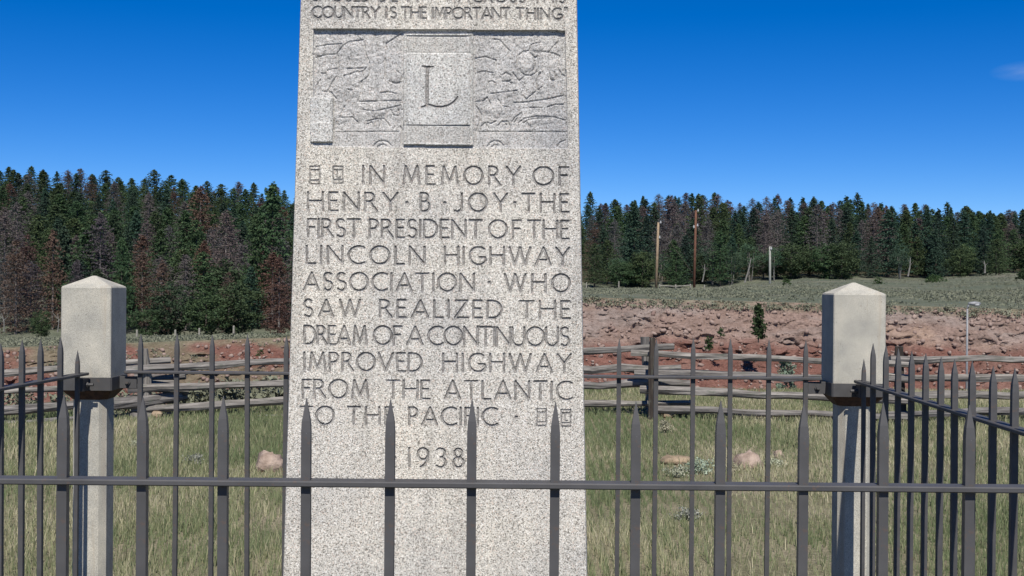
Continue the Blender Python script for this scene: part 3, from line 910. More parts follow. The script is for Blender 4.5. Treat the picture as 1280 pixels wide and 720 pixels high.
# each carved form stands proud on one side of its outline: soft swellings between the lines
swell = np.zeros_like(PX)
for cx, cy, rx, ry, hh in ((400, 62, 12, 8, 1), (437, 62, 20, 14, 1.2), (437, 108, 16, 20, 1.4), (495, 96, 9, 8, 1), (412, 90, 9, 12, .8), (470, 137, 14, 9, 1.3), (425, 148, 16, 7, .9),
                           (616, 104, 9, 8, .9), (655, 78, 15, 13, 1.4), (672, 56, 9, 7, 1.1), (692, 84, 8, 14, 1.2), (682, 108, 10, 12, 1), (618, 135, 15, 12, 1.2), (676, 148, 22, 9, 1.3), (640, 112, 12, 7, .8)):
    d2 = ((PX - cx) / rx) ** 2 + ((PYr - cy) / ry) ** 2
    swell = np.maximum(swell, hh * 0.0034 * np.clip(1 - d2 + 0.9 * fbm(PX * 0.11, PYr * 0.11, 3, 37), 0, 1) ** 0.9 * (d2 < 2.6))
dep = dep - swell * (in_rec & ~pn & ~sm & ~band)
dep = dep + relg + textg + letg + quirk
# fine chisel roughness; rounded arrises
dep = dep + 0.00022 * rng.standard_normal(dep.shape)
dep[:, 0] += 0.010; dep[:, 1] += 0.003; dep[:, -1] += 0.010; dep[:, -2] += 0.003
dep[:, 0] += 0.002 * rng.random(len(yv)); dep[:, -1] += 0.002 * rng.random(len(yv))

fx, fy_, fz = on_face(PX, PY)
fy_ = fy_ + dep
verts = np.stack([fx, fy_, fz], -1).reshape(-1, 3)
ii = np.arange(verts.shape[0]).reshape(PX.shape)
quads = np.stack([ii[1:, :-1], ii[1:, 1:], ii[:-1, 1:], ii[:-1, :-1]], -1).reshape(-1, 4)
# face label: any grooved corner makes it part of the carving
lc = lab.reshape(-1)[quads]
flab = lc.max(1)

mon_base = Vector(((fx[-1, 0] + fx[-1, -1]) / 2, Y0 + 0.2, 0))
mon = empty('granite_monument', (0, 0, 0), 'tall tapering grey granite memorial stone carved with an inscription and relief panel', 'monument')
def sub(name, mask, mat, parent, label=None):
    q = quads[mask]
    uq, inv = np.unique(q, return_inverse=True)
    o = mesh_obj(name, verts[uq], inv.reshape(q.shape), mat, parent, False)
    if label: o['label'] = label
    return o
# shaft: front face with its sides, back and pyramid top joined on
DEPTH = 0.50
q = quads[flab == -1]
uq, inv = np.unique(q, return_inverse=True)
sv = verts[uq]; sf = [tuple(r) for r in inv.reshape(q.shape).tolist()]
sv = [tuple(p) for p in sv.tolist()]
nb = len(sv)
LX, LY, LZ = fx[:, 0], fy_[:, 0], fz[:, 0]
RX, RY, RZ = fx[:, -1], fy_[:, -1], fz[:, -1]
sel = list(range(0, len(yv), 12)) + [len(yv) - 1]
def back(z): return Y0 + DEPTH - LEAN * (z - ZREF)
rows = []
for i in sel:
    b_ = len(sv)
    sv += [(LX[i], LY[i], LZ[i]), (LX[i], back(LZ[i]), LZ[i]), (RX[i], back(RZ[i]), RZ[i]), (RX[i], RY[i], RZ[i])]
    rows.append(b_)
for p, q_ in zip(rows[:-1], rows[1:]):
    sf += [(p, p + 1, q_ + 1, q_), (p + 1, p + 2, q_ + 2, q_ + 1), (p + 2, p + 3, q_ + 3, q_ + 2)]
ap = len(sv); t0_ = rows[0]
cx = (LX[0] + RX[0]) / 2; cy = (LY[0] + back(LZ[0])) / 2
sv.append((cx, cy, LZ[0] + 0.12))
sf += [(t0_, ap, t0_ + 1), (t0_ + 1, ap, t0_ + 2), (t0_ + 2, ap, t0_ + 3), (t0_ + 3, ap, t0_)]
mesh_obj('shaft', sv, sf, M_GRAN, mon)
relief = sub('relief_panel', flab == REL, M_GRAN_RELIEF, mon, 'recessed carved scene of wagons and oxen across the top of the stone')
pan = sub('raised_panel', flab == PAN, M_GRAN_PANEL, mon, 'raised upright block with banded ends in the middle of the relief')
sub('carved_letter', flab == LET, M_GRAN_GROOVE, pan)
sub('band', flab == BAND1, M_GRAN_BAND, pan); sub('band', flab == BAND2, M_GRAN_BAND, pan)
sub('marker_block', flab == SMALL, M_GRAN_PANEL, relief)
for li, (nm, *_r) in enumerate(L):
    ln_o = bpy.data.objects.new('inscription_line', None); C.objects.link(ln_o); ln_o.parent = mon; ln_o.empty_display_size = 0.05
    ln_o['label'] = 'carved line reading ' + ('ACROSS THIS at its end' if li == 0 else nm)
    for gid, l_ in LINE_OF.items():
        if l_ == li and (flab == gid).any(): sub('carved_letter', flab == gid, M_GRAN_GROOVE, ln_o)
# plinth under the stone
z0 = 0.0
pb = MB().box(float(LX[-1]) - 0.12, float(RX[-1]) + 0.12, Y0 - 0.16, Y0 + DEPTH + 0.16, -0.15, 0.16, 0.012)
pb.build('plinth', M_GRAN, mon)

# ------------------------------------------------------------------ iron fence
SP = 0.1535
ZT = EYE - 252.0 / F * 2.4         # top rail centre height
def picket_mesh(top, name='picket', wd=0.0175):
    r = wd / 2; z0_ = 0.06
    zt = top; zs = top - 0.062
    sec = []
    for z_, k in ((z0_, 1), (zs, 1), (zs + 0.020, 0.86), (zt, 0.07)):
        sec.append([(-r*k, -r*k, z_), (r*k, -r*k, z_), (r*k, r*k, z_), (-r*k, r*k, z_)])
    mb = MB().loft(sec)
    me = bpy.data.meshes.new(name); me.from_pydata(mb.v, [], mb.f); me.update(); me.materials.append(M_IRON)
    return me
PK = picket_mesh(ZT + 0.158)
PK_MID = picket_mesh(ZT + 0.156)
PK_SHORT = picket_mesh(ZT + 0.095, wd=0.015)
rf = random.Random(4)
def iron_fence(A, B, first, n, label, rail_z=ZT, spacing=SP, short_first=False, ext=(0.0, 0.0), mesh=None, railh=0.0055):
    """A->B: line of the fence, first: distance of first picket from A"""
    A = Vector(A); B = Vector(B)
    d = B - A; Ln = d.length; ang = math.atan2(d.y, d.x)
    o = empty('iron_fence', (A.x, A.y, 0), label, 'fence', 'grey iron picket fences around the stone', ang)
    for zz, hh in ((rail_z, railh), (0.24, railh)):
        MB().box(-ext[0], Ln + ext[1], -0.0215, 0.0215, zz - hh, zz + hh, 0.002).build('rail', M_IRON, o)
    for i in range(n):
        s = first + i * spacing
        if s > Ln - 0.01: break
        p = bpy.data.objects.new('picket', PK_SHORT if (short_first and i == 0) else (mesh or PK))
        C.objects.link(p); p.parent = o
        p.location = (s, rf.uniform(-0.0006, 0.0006), rf.uniform(-0.004, 0.003))
        p.rotation_euler = (rf.uniform(-.004, .004), rf.uniform(-.004, .004), rf.uniform(-.02, .02))
    return o

# front fence: D = 2.4 m
FL = px(-636, 602, 2.405); FR = px(1546, 611, 2.375)
fa = Vector((FL.x, FL.y, 0)); fb = Vector((FR.x, FR.y, 0))
dirf = (fb - fa).normalized()
t485 = (px(487, 604, 2.4).x - fa.x) / dirf.x
nfirst = t485 - math.floor(t485 / SP) * SP
iron_fence(fa, fb, nfirst, 30, 'front iron picket fence with its rail running across the lower part of the stone')
# back fence
BL = Vector((px(107.5, 420, 5.115).x, 5.215, 0)); BR = Vector((px(1075, 420, 5.008).x, 5.11, 0))
dl = (BR - BL); Lb = dl.length
s0 = (px(174, 470, 5.21).x - BL.x)
spb = (px(1007, 470, 5.12).x - px(174, 470, 5.21).x) / 18.0
iron_fence(BL + dl.normalized() * 0.13, BR - dl.normalized() * 0.125, s0 - 0.13, 19, 'rear iron picket fence standing between the two concrete posts', spacing=spb, mesh=PK_MID)
# side fences
SLb = px(105, 469, 5.09); SLb = Vector((SLb.x, 5.09, 0)); SLf = Vector((fa.x + 0.04, fa.y + 0.0, 0))
SRb = px(1074, 479, 4.985); SRb = Vector((SRb.x, 4.985, 0)); SRf = Vector((fb.x - 0.04, fb.y, 0))
iron_fence(SLb, SLf, 0.075, 18, 'left side iron picket fence running from the left concrete post toward the viewer', short_first=True, spacing=0.158)
iron_fence(SRb, SRf, 0.070, 18, 'right side iron picket fence running from the right concrete post toward the viewer', short_first=True)

# ------------------------------------------------------------------ concrete posts
def octa(w_, c):
    h_ = w_ / 2
    return [(-h_ + c, -h_), (h_ - c, -h_), (h_, -h_ + c), (h_, h_ - c), (h_ - c, h_), (-h_ + c, h_), (-h_, h_ - c), (-h_, -h_ + c)]
def concrete_post(cx_, cy_, zsh, zband, label, W=0.203, plates=(), rz=0.0):
    o = empty('concrete_post', (cx_, cy_, 0), label, 'post', 'concrete corner posts', rz)
    ws = 0.136
    secs = []
    for z_, wd_, c_ in ((-0.1, ws, 0.024), (zband - 0.026, ws, 0.024), (zband - 0.025, W, 0.004), (zband - 0.02, W, 0.004),
                        (zsh - 0.006, W, 0.004), (zsh, W - 0.006, 0.004), (zsh + 0.043, 0.012, 0.002)):
        secs.append([(x_, y_, z_) for x_, y_ in octa(wd_, c_)])
    MB().loft(secs).build('pillar', M_CONC, o)
    b = MB()
    hb = 0.026; w2 = W / 2 + 0.006
    b.loft([[(x_, y_, zband - hb) for x_, y_ in octa(W - 0.002, 0.002)], [(x_, y_, zband - hb) for x_, y_ in octa(2 * w2, 0.006)],
            [(x_, y_, zband + hb) for x_, y_ in octa(2 * w2, 0.006)], [(x_, y_, zband + hb) for x_, y_ in octa(W - 0.002, 0.002)]], caps=False)
    band = b.build('band', M_IRON, o)
    # flared rusty collar under the band
    c = MB().loft([[(x_, y_, zband - hb - 0.040) for x_, y_ in octa(ws + 0.004, 0.024)], [(x_, y_, zband - hb - 0.001) for x_, y_ in octa(2 * w2 - 0.012, 0.012)]], caps=False)
    c.build('collar', M_RUST, o)
    for (sx, sy) in plates:
        if sx:
            x0_, x1_ = sorted((sx * w2, sx * (w2 + 0.070)))
            pl = MB().box(x0_, x1_, -0.006, 0.006, zband - hb + 0.002, zband + hb - 0.002, 0.001).build('bracket_plate', M_IRON, o)
            bx_ = sx * (w2 + 0.034)
            MB().tube([(bx_, -0.006, zband), (bx_, -0.013, zband)], 0.011, 6).tube([(bx_, -0.0125, zband), (bx_, -0.022, zband)], 0.006, 8).build('bolt', M_IRON, pl)
        else:
            y0_, y1_ = -(w2 + 0.07), -w2
            pl = MB().box(-0.006 + sy, 0.006 + sy, y0_, y1_, zband - hb + 0.002, zband + hb - 0.002, 0.001).build('bracket_plate', M_IRON, o)
            by_ = -(w2 + 0.030)
            sgn = 1 if cx_ < 0 else -1
            MB().tube([(sy, by_, zband), (sy + sgn * 0.014, by_, zband)], 0.011, 6).tube([(sy + sgn * 0.013, by_, zband), (sy + sgn * 0.034, by_, zband)], 0.006, 8).build('bolt', M_IRON, pl)
    return o
zbl = px(107, 480, 5.11).z; zbr = px(1075, 488, 5.0).z
concrete_post(BL.x, 5.215, px(107, 358, 5.11).z, zbl, 'left pale concrete post with pyramid cap in front of the forest', W=0.201, plates=((1, 0), (0, 0.010)), rz=math.radians(-0.5))
concrete_post(BR.x, 5.11, px(1075, 367, 5.0).z, zbr, 'right pale concrete post with pyramid cap in front of the sage slope', W=0.2045, plates=((-1, 0), (0, -0.010)), rz=math.radians(-0.6))

# ------------------------------------------------------------------ weathered log fence
lf = random.Random(9)
logf = empty('log_fence', (0, 15.5, 0), 'weathered grey split rail log fence across the meadow behind the iron fence', 'fence')
def log(name, p0, p1, r, mat=M_LOG, parent=logf, n=8, rough=0.20, sag=0.0):
    p0 = Vector(p0); p1 = Vector(p1)
    d = p1 - p0; Ln = d.length
    k = max(3, int(Ln / 0.35))
    rnd = random.Random(lf.random())
    # local frame along +x for grain
    pts = []; rads = []
    for i in range(k + 1):
        t = i / k
        pts.append(Vector((Ln * t, rnd.uniform(-.4, .4) * r * (0 < i < k) , rnd.uniform(-.24, .24) * r * (0 < i < k) - sag * 4 * t * (1 - t))))
        rads.append(r * (1.08 - 0.2 * t) * rnd.uniform(0.84, 1.14))
    mb = MB().tube(pts, rads, n, rough, rnd)
    o = mb.build(name, mat, parent)
    rot = d.to_track_quat('X', 'Z').to_matrix().to_4x4()
    o.matrix_local = Matrix.Translation(p0 - parent.location) @ rot @ Matrix.Rotation(rnd.uniform(0, 6.28), 4, 'X')
    return o
def plog(x0, y0, D0, x1, y1, D1, thick=7.5, name='log', mat=M_LOG):
    r = thick * 1.22 / 2 / F * (D0 + D1) / 2
    return log(name, px(x0, y0, D0), px(x1, y1, D1), r, mat)
# far left panel, ends at the left node
plog(-230, 483, 13.9, 213, 450.5, 15.5)
plog(-230, 505, 13.95, 217, 478, 15.55, 7.5)
plog(-230, 531, 13.9, 228, 496.5, 15.45, 10)
plog(-230, 549, 13.9, 224, 515.5, 15.45, 9)
# second panel from the left node past the stone
plog(152, 463, 15.2, 560, 441, 15.9)
plog(160, 486, 15.25, 560, 472, 15.85, 7)
plog(164, 512, 15.25, 560, 490.5, 15.9, 8.5)
plog(150, 531.5, 15.2, 560, 513, 15.8, 7.5)
plog(140, 505, 15.0, 232, 493, 15.6, 11)
plog(165, 523, 15.1, 225, 521, 15.5, 9)
plog(168, 472, 15.6, 232, 470, 15.7, 8)
plog(158, 499, 15.4, 221, 500, 15.6, 8)
plog(172, 482, 15.35, 236, 489, 15.5, 9)
plog(520, 446.5, 15.8, 842, 433.0, 16.0)
plog(520, 463.5, 15.9, 851, 460.0, 16.0, 10)
plog(520, 485.5, 15.8, 862, 479.0, 16.0, 8)
plog(520, 508, 15.8, 868, 503.5, 16.0, 7.5)
# third panel, from the right node to the next
plog(789, 441, 15.7, 1140, 456, 15.1, 7.5)
plog(793, 466.5, 15.8, 1140, 475, 15.1, 7.5)
plog(800, 486.5, 15.6, 1142, 501.5, 15.0, 8.5)
plog(812, 511.5, 15.6, 1140, 522, 15.0, 7.5)
plog(840, 513.5, 15.75, 872, 513, 15.8, 7)
# fourth panel to the right
plog(1112, 449, 15.2, 1560, 447, 15.6, 7.5)
plog(1106, 470, 15.2, 1560, 478, 15.5, 7)
plog(1106, 494, 15.1, 1560, 492, 15.5, 7.5)
plog(1104, 518, 15.1, 1560, 506, 15.4, 7.5)
# posts at the nodes
def ppost(x0, y0, x1, D, th, D1=None, mat=M_LOG, name='fence_post'):
    a_ = px(x0, y0, D); b_ = px(x1, 520, D1 or D); b_.z = -0.15
    return log(name, b_, a_, th / 2 / F * D, mat, n=9)
ppost(181, 436, 186, 15.3, 10)
ppost(175, 437, 190, 15.75, 8, 15.9)
ppost(806, 421, 812, 16.2, 10)
ppost(816, 422, 813, 15.45, 8.5, mat=M_LOG_END)
ppost(1123, 433, 1126, 15.3, 13, mat=M_LOG_END)
# wire and footing blocks below nodes
for x_, y_, D_, r_ in ((197, 537, 15.2, 0.075), (835, 527, 15.6, 0.07), (183, 528, 15.6, 0.07), (818, 520, 15.9, 0.10), (1122, 528, 15.2, 0.08)):
    rv, rff = rock_pts(r_, random.Random(int(x_)), 8, 5)
    p = px(x_, y_, D_); 
    o = mesh_obj('footing_stone', rv, rff, M_BOULDER_T, logf); o.location = Vector((p.x, D_, 0.04)) - logf.location

# ------------------------------------------------------------------ boulders and weeds in the meadow
def ground_px(x, y):
    d = CAMR @ Vector((x - 640.0, -(y - 360.0), -F))
    t = -EYE / d.z
    return Vector((d.x * t, d.y * t, 0))
def boulder(x, y, wpx, hpx, mat, label, seed):
    p = ground_px(x, y + hpx * 0.35)
    sc = p.y / F
    rv, rff = rock_pts(0.5, random.Random(seed), 11, 8, 1.0)
    nv = np.array(rv); nv[:, 0] *= wpx * sc / 1.08; nv[:, 1] *= wpx * sc * 1.0; nv[:, 2] *= hpx * sc * 1.25
    o = mesh_obj('boulder', nv, np.array(rff), mat, None, False)
    o.location = (p.x, p.y, hpx * sc * 0.22)
    return tag(o, label, 'boulder')
boulder(934, 577, 40, 24, M_BOULDER, 'pinkish boulder in the grass right of the stone, the most rounded one', 3)
boulder(338, 578, 40, 26, M_BOULDER, 'pinkish tan boulder in the grass just left of the stone', 5)
boulder(842, 575, 46, 11, M_BOULDER_T, 'low flat tan rock half buried in grass right of the stone', 8)
boulder(973, 568, 14, 11, M_BOULDER, 'small pale rock beside the rounded pink boulder', 12)
def weed(x, y, wpx, hpx, label, seed, n=60):
    p = ground_px(x, y)
    sc = p.y / F
    rs = np.random.default_rng(seed)
    c = np.stack([rs.normal(0, 0.28, n) * wpx * sc, rs.normal(0, 0.28, n) * wpx * sc, rs.uniform(0.1, 1, n) * hpx * sc], -1)
    v_, f_ = leaf_tris(c, 0.03, 9, 0.012, rs)
    o = empty('white_flowered_weed', p, label, 'weed', 'pale weeds in the meadow')
    mesh_obj('leaves', v_, f_, M_WEED, o)
    m = MB()
    for i in range(12):
        m.tube([(0, 0, 0), tuple(c[i])], 0.002, 4)
    m.build('stem', M_JUNIPER, o)
    return o
weed(244, 580, 26, 10, 'pale flowering weed in grass left of the tan boulder', 1)
weed(872, 592, 30, 16, 'pale flowering weed below the flat tan rock', 2, 90)
weed(846, 596, 20, 11, 'small pale weed left of the larger flowering weed below the flat rock', 3)
weed(915, 590, 14, 8, 'small pale weed at the foot of the rounded pink boulder', 7)
weed(968, 585, 20, 9, 'pale flowering weed right of the rounded pink boulder', 4)
weed(832, 540, 14, 14, 'tall pale weed near the log fence joint', 5)
weed(858, 650, 26, 12, 'pale grey green weed low in the grass right of the stone', 6)
weed(172, 562, 12, 10, 'pale weed in grass beside the left concrete post', 8)

# ------------------------------------------------------------------ trees
def conifer(h_, r, nb_, seed, droop=0.25, per=8, size=0.16, full=1.0, shape=0.85, low=0.10, crad=0.30, lump=0.0):
    rs = np.random.default_rng(seed)
    f_ = np.sort(rs.uniform(0, 1, nb_)) ** 1.05
    z0_ = low * h_ + f_ * (1 - low) * h_ * 0.985
    ln = r * ((1 - f_) ** shape) * rs.uniform(0.62, 1.15, nb_) + 0.10 + 0.02 * h_ * (1 - f_)
    if lump > 0: ln *= 1 + lump * np.sin(f_ * 19 + seed)
    if low > 0.02: ln *= np.clip(0.55 + f_ / 0.15 * 0.45, 0, 1)
    an = np.arange(nb_) * 2.399 + rs.uniform(-0.5, 0.5, nb_)
    cs_ = []; rr = []
    for s_ in (0.25, 0.5, 0.75, 0.97):
        s_ = s_ * rs.uniform(0.75, 1.1, nb_); an_ = an + rs.uniform(-0.25, 0.25, nb_)
        x = np.cos(an_) * ln * s_; y = np.sin(an_) * ln * s_
        z = z0_ - droop * ln * s_ + 0.12 * ln * s_ * s_ + rs.normal(0, 0.16, nb_)
        cs_.append(np.stack([x, y, z], -1)); rr.append(crad * (0.28 + 0.72 * ln / r) * (1.15 - 0.4 * s_))
    cs_ = np.concatenate(cs_); rr = np.concatenate(rr) * np.ones(len(cs_))
    if full < 1:
        k = rs.random(len(cs_)) < full
        cs_ = cs_[k]; rr = rr[k]
    v, f = leaf_tris(cs_, rr, per, size, rs, 0.45)
    tip, tf = leaf_tris(np.stack([np.zeros(6), np.zeros(6), h_ * np.linspace(0.95, 1.0, 6)], -1), 0.04, 5, size * 0.7, rs)
    V_ = np.concatenate([v, tip]); F_ = np.concatenate([f, tf + len(v)])
    # fine twigs for bare trees
    return V_, F_, (z0_, ln, an)

def me_from(name, V_, F_, mat):
    o = mesh_obj(name, V_, F_, mat)
    me = o.data
    bpy.data.objects.remove(o)
    return me
def trunk_mesh(h_, r, seed, mat, limbs=None, nl=14, bend=0.0):
    rs = random.Random(seed)
    m = MB()
    bx = [rs.uniform(-bend, bend) for _ in range(6)]
    m.tube([(bx[i] * i, bx[5 - i] * i * 0.5, -0.4 + (h_ * 0.97 + 0.4) * i / 5) for i in range(6)], [r * (1 - 0.19 * i) + 0.015 for i in range(6)], 6)
    if limbs is not None:
        z_, l_, a_ = limbs
        for i in np.linspace(0, len(z_) - 2, nl).astype(int):
            m.tube([(0, 0, z_[i]), (math.cos(a_[i]) * l_[i] * 0.9, math.sin(a_[i]) * l_[i] * 0.9, z_[i] - 0.14 * l_[i])], [0.035, 0.012], 3, caps=False)
    me = bpy.data.meshes.new('trunk'); me.from_pydata(m.v, [], m.f); me.update(); me.materials.append(mat)
    return me
def round_tree(h_, r, seed, size=0.13, n=70, per=42, base=0.35):
    rs = np.random.default_rng(seed)
    d = rs.normal(0, 1, (n, 3)); d /= np.linalg.norm(d, axis=1)[:, None]
    rad = rs.uniform(0.35, 1.0, n) ** 0.6
    c = d * rad[:, None] * np.array([r, r, h_ * (1 - base) / 2]) * rs.uniform(0.8, 1.12, (n, 1))
    c[:, 2] += h_ * (base + (1 - base) / 2)
    c = c[c[:, 2] < h_ * 1.02]
    v, f = leaf_tris(c, 0.20 * r + 0.12, per, size, rs, 0.75)
    return v, f, c

KINDS = {}
def add_kind(k, crown_me, trunk_me, h_): KINDS.setdefault(k, []).append((crown_me, trunk_me, h_))
for s in range(4):
    V_, F_, lim = conifer(10, 2.3 + 0.25 * s, 190, 100 + s, 0.22, 8, 0.130, shape=0.60, crad=0.36, lump=0.10)
    add_kind('pine', me_from('crown', V_, F_, M_NEEDLE), trunk_mesh(10, 0.15, s, M_BARK, lim, 10), 10)
for s in range(3):
    V_, F_, lim = conifer(10, 1.8 + 0.25 * s, 200, 200 + s, 0.38, 8, 0.125, shape=0.62, low=0.06, crad=0.33)
    add_kind('spruce', me_from('crown', V_, F_, M_SPRUCE), trunk_mesh(10, 0.15, s + 9, M_BARK, lim, 8), 10)
for s in range(3):
    V_, F_, c = round_tree(10, 2.9, 250 + s, 0.20, 110, 52, 0.03)
    add_kind('bushy', me_from('crown', V_, F_, M_NEEDLE), trunk_mesh(8, 0.17, s + 19, M_BARK), 10)
for s in range(4):
    V_, F_, lim = conifer(10, 2.0 + 0.2 * s, 220, 300 + s, 0.12, 9, 0.085, full=0.85, shape=0.55, low=0.10, crad=0.42)
    add_kind('grey', me_from('crown', V_, F_, M_DEADGREY), trunk_mesh(10.2, 0.13, s + 29, M_DEADBARK, lim, 40), 10)
for s in range(3):
    V_, F_, lim = conifer(10, 2.1 + 0.2 * s, 200, 400 + s, 0.30, 9, 0.10, full=0.85, shape=0.62, low=0.06, crad=0.38, lump=0.12)
    add_kind('rust', me_from('crown', V_, F_, M_DEADRUST), trunk_mesh(10, 0.13, s + 39, M_DEADBARK, lim, 26), 10)
for s in range(3):
    V_, F_, c = round_tree(8, 2.1, 500 + s, 0.12, 60, 36, 0.34)
    m_ = MB(); rs_ = random.Random(s)
    for q_ in range(3):
        bx = rs_.uniform(-0.9, 0.9); by = rs_.uniform(-0.7, 0.7)
        m_.tube([(bx * 0.3, by * 0.3, -0.3), (bx * 0.7, by * 0.7, 2.2), (bx * 1.3, by * 1.1, 5.6)], [0.08, 0.065, 0.03], 5)
    me = bpy.data.meshes.new('trunk'); me.from_pydata(m_.v, [], m_.f); me.update(); me.materials.append(M_ASPENBARK)
    add_kind('aspen', me_from('crown', V_, F_, M_ASPEN), me, 8)

NAMES = {'pine': ('pine_tree', 'green pine'), 'spruce': ('spruce_tree', 'narrow dark spruce'), 'bushy': ('pine_tree', 'rounded bushy green pine'),
         'grey': ('dead_pine_tree', 'bare grey pine'), 'rust': ('dead_pine_tree', 'rust brown pine'), 'aspen': ('aspen_tree', 'grey green aspen with pale trunks')}
tr = random.Random(77)
def tree(kind, x, y, height, width=1.0, label=None, group=None, z=None, var=None):
    cm, tm, h0 = KINDS[kind][var if var is not None else tr.randrange(len(KINDS[kind]))]
    nm, ds = NAMES[kind]
    o = empty(nm, (x, y, tz_at(x, y) - 0.1 if z is None else z), label, 'tree', group, tr.uniform(0, 6.28))
    s = height / h0
    o.scale = (s * width, s * width, s)
    for nme, me in (('crown', cm), ('trunk', tm)):
        c = bpy.data.objects.new(nme, me); C.objects.link(c); c.parent = o
    return o
def hero(kind, x, ytop, D, width, label, var=0, dz=0.0):
    X_ = px(x, 360, D).x
    zg = tz_at(X_, D) - 0.1 - dz
    zt = px(x, ytop, D).z
    return tree(kind, X_, D, zt - zg, width, label, None, zg, var)
heroes = [
 ('pine', 340, 229, 121, 0.95, 'tallest green pine at the forest edge immediately left of the stone', 1),
 ('bushy', 214, 354, 106, 1.5, 'low wide dark green pine at the forest edge right of the left concrete post', 0),
 ('bushy', 258, 360, 105, 1.5, 'low dark green pine in the middle of the front forest edge left of the stone', 1),
 ('bushy', 298, 349, 107, 1.45, 'low dark green pine touching the rust coloured tree left of the stone', 2),
 ('bushy', 183, 385, 104, 1.6, 'smallest bushy pine just right of the left concrete post', 2),
 ('rust', 349, 318, 108, 1.2, 'rust red dying pine against the left edge of the stone', 0),
 ('rust', 66, 287, 116, 0.95, 'rust brown pointed dying pine above the left side fence pickets', 1),
 ('rust', 20, 300, 113, 1.1, 'rust brown dying pine at the far left picture edge', 2),
 ('bushy', 52, 388, 104, 1.3, 'low green pine at the foot of the dead trees left of the left concrete post', 0),
 ('grey', 96, 325, 112, 1.1, 'grey dead pine directly behind the left concrete post top', 0),
 ('grey', 125, 268, 124, 1.1, 'tall grey dead pine rising above the left concrete post', 2),
 ('pine', 152, 296, 113, 0.7, 'slim green pine rising just right of the left concrete post', 3),
 ('rust', 203, 325, 114, 1.1, 'rust brown pine behind the low bushes left of the stone', 0),
 ('grey', 232, 318, 115, 1.2, 'wide grey dead pine above the low bushes left of the stone', 1),
 ('grey', 282, 262, 132, 1.2, 'tall grey dead pine between the green pines left of the stone', 3),
 ('rust', 250, 232, 172, 1.3, 'red brown dead pine on the left skyline', 1),
 ('pine', 319, 268, 120, 0.8, 'green pine left of the tallest one beside the stone', 0),
 ('spruce', 792, 255, 184, 1.35, 'dark blue green cone shaped spruce just right of the stone', 0),
 ('pine', 743, 304, 180, 1.3, 'green pine at the forest foot touching the right edge of the stone', 2),
 ('bushy', 776, 322, 179, 1.3, 'bushy pine at the foot of the cone shaped spruce', 1),
 ('bushy', 803, 312, 180, 1.2, 'bushy pine left of the tan utility pole', 2),
 ('pine', 845, 308, 180, 1.5, 'broad green pine between the tan and the red brown utility poles', 1),
 ('pine', 872, 242, 214, 1.0, 'highest green pine on the skyline above the red brown utility pole', 3),
 ('grey', 838, 245, 206, 1.3, 'bare grey dead pine on the skyline between the two tall utility poles', 2),
 ('aspen', 890, 298, 184, 1.25, 'grey green aspen right of the red brown utility pole', 0),
 ('aspen', 914, 306, 181, 1.1, 'grey green aspen between the red brown and pale poles, second from the left', 1),
 ('aspen', 938, 300, 184, 1.2, 'grey green aspen with leaning white trunk left of the pale pole', 2),
 ('aspen', 968, 308, 181, 1.1, 'grey green aspen behind the pale pole', 0),
 ('spruce', 947, 275, 198, 1.5, 'dark spruce rising above the aspens left of the pale pole', 1),
 ('bushy', 1052, 302, 180, 1.5, 'bushy green pine above the right concrete post', 0),
 ('spruce', 1110, 262, 186, 1.5, 'broad dark spruce right of the right concrete post', 2),
 ('spruce', 1158, 258, 190, 1.0, 'slim dark spruce on the skyline right of the broad one', 0),
 ('spruce', 1172, 262, 186, 1.1, 'second slim dark spruce right of the right concrete post', 1),
 ('spruce', 1237, 264, 190, 1.0, 'dark pointed spruce on the skyline near the right picture edge', 0),
 ('pine', 1245, 298, 176, 1.4, 'lighter green pine at the forest foot near the right picture edge', 3),
 ('bushy', 1200, 305, 178, 1.3, 'bushy dark pine at the forest foot above the street lamp', 1),
]
taken = []
for k in heroes:
    hero(k[0], k[1], k[2], k[3], k[4], k[5], k[6])
    taken.append((k[1], k[3]))

ZN = [(40, 'at the left picture edge'), (76, 'above the left side fence'), (160, 'behind the left concrete post'), (230, 'above the low wide pine'),
      (300, 'farther left of the stone'), (376, 'just left of the stone'), (726, 'screened by the granite stone'), (772, 'beside the right edge of the stone'),
      (815, 'near the cone shaped spruce'), (866, 'between tan and brown poles'), (912, 'right of the brown pole'), (958, 'left of the pale pole'), (1030, 'right of the pale pole'),
      (1108, 'above the right concrete post'), (1170, 'past the right concrete post'), (1228, 'above the street lamp'), (9999, 'near the right picture edge')]
def zone(x):
    for b_, t_ in ZN:
        if x < b_: return t_
def pick(x, D):
    r = tr.random()
    if x < 380:
        if D < 150: p = (('grey', .36), ('rust', .15), ('pine', .25), ('spruce', .08), ('bushy', .16))
        else: p = (('grey', .10), ('rust', .05), ('pine', .50), ('spruce', .27), ('bushy', .08))
    elif x < 1010:
        if D < 192: p = (('bushy', .28), ('pine', .24), ('aspen', .32), ('grey', .08), ('spruce', .08))
        else: p = (('grey', .42), ('rust', .03), ('pine', .28), ('spruce', .27))
    else:
        if D < 192: p = (('bushy', .20), ('pine', .33), ('aspen', .05), ('grey', .12), ('spruce', .30))
        else: p = (('grey', .20), ('rust', .04), ('pine', .36), ('spruce', .40))
    for k_, q_ in p:
        if r < q_: return k_
        r -= q_
    return p[0][0]
crowd = {}
rows_l = [116, 127, 140, 156, 176, 198, 220, 243, 264, 282]
rows_r = [184, 196, 210, 226, 244, 262, 280]
def row_depth(f_, x):    # rows interpolate across the hidden middle
    return rows_r if x > 640 else rows_l
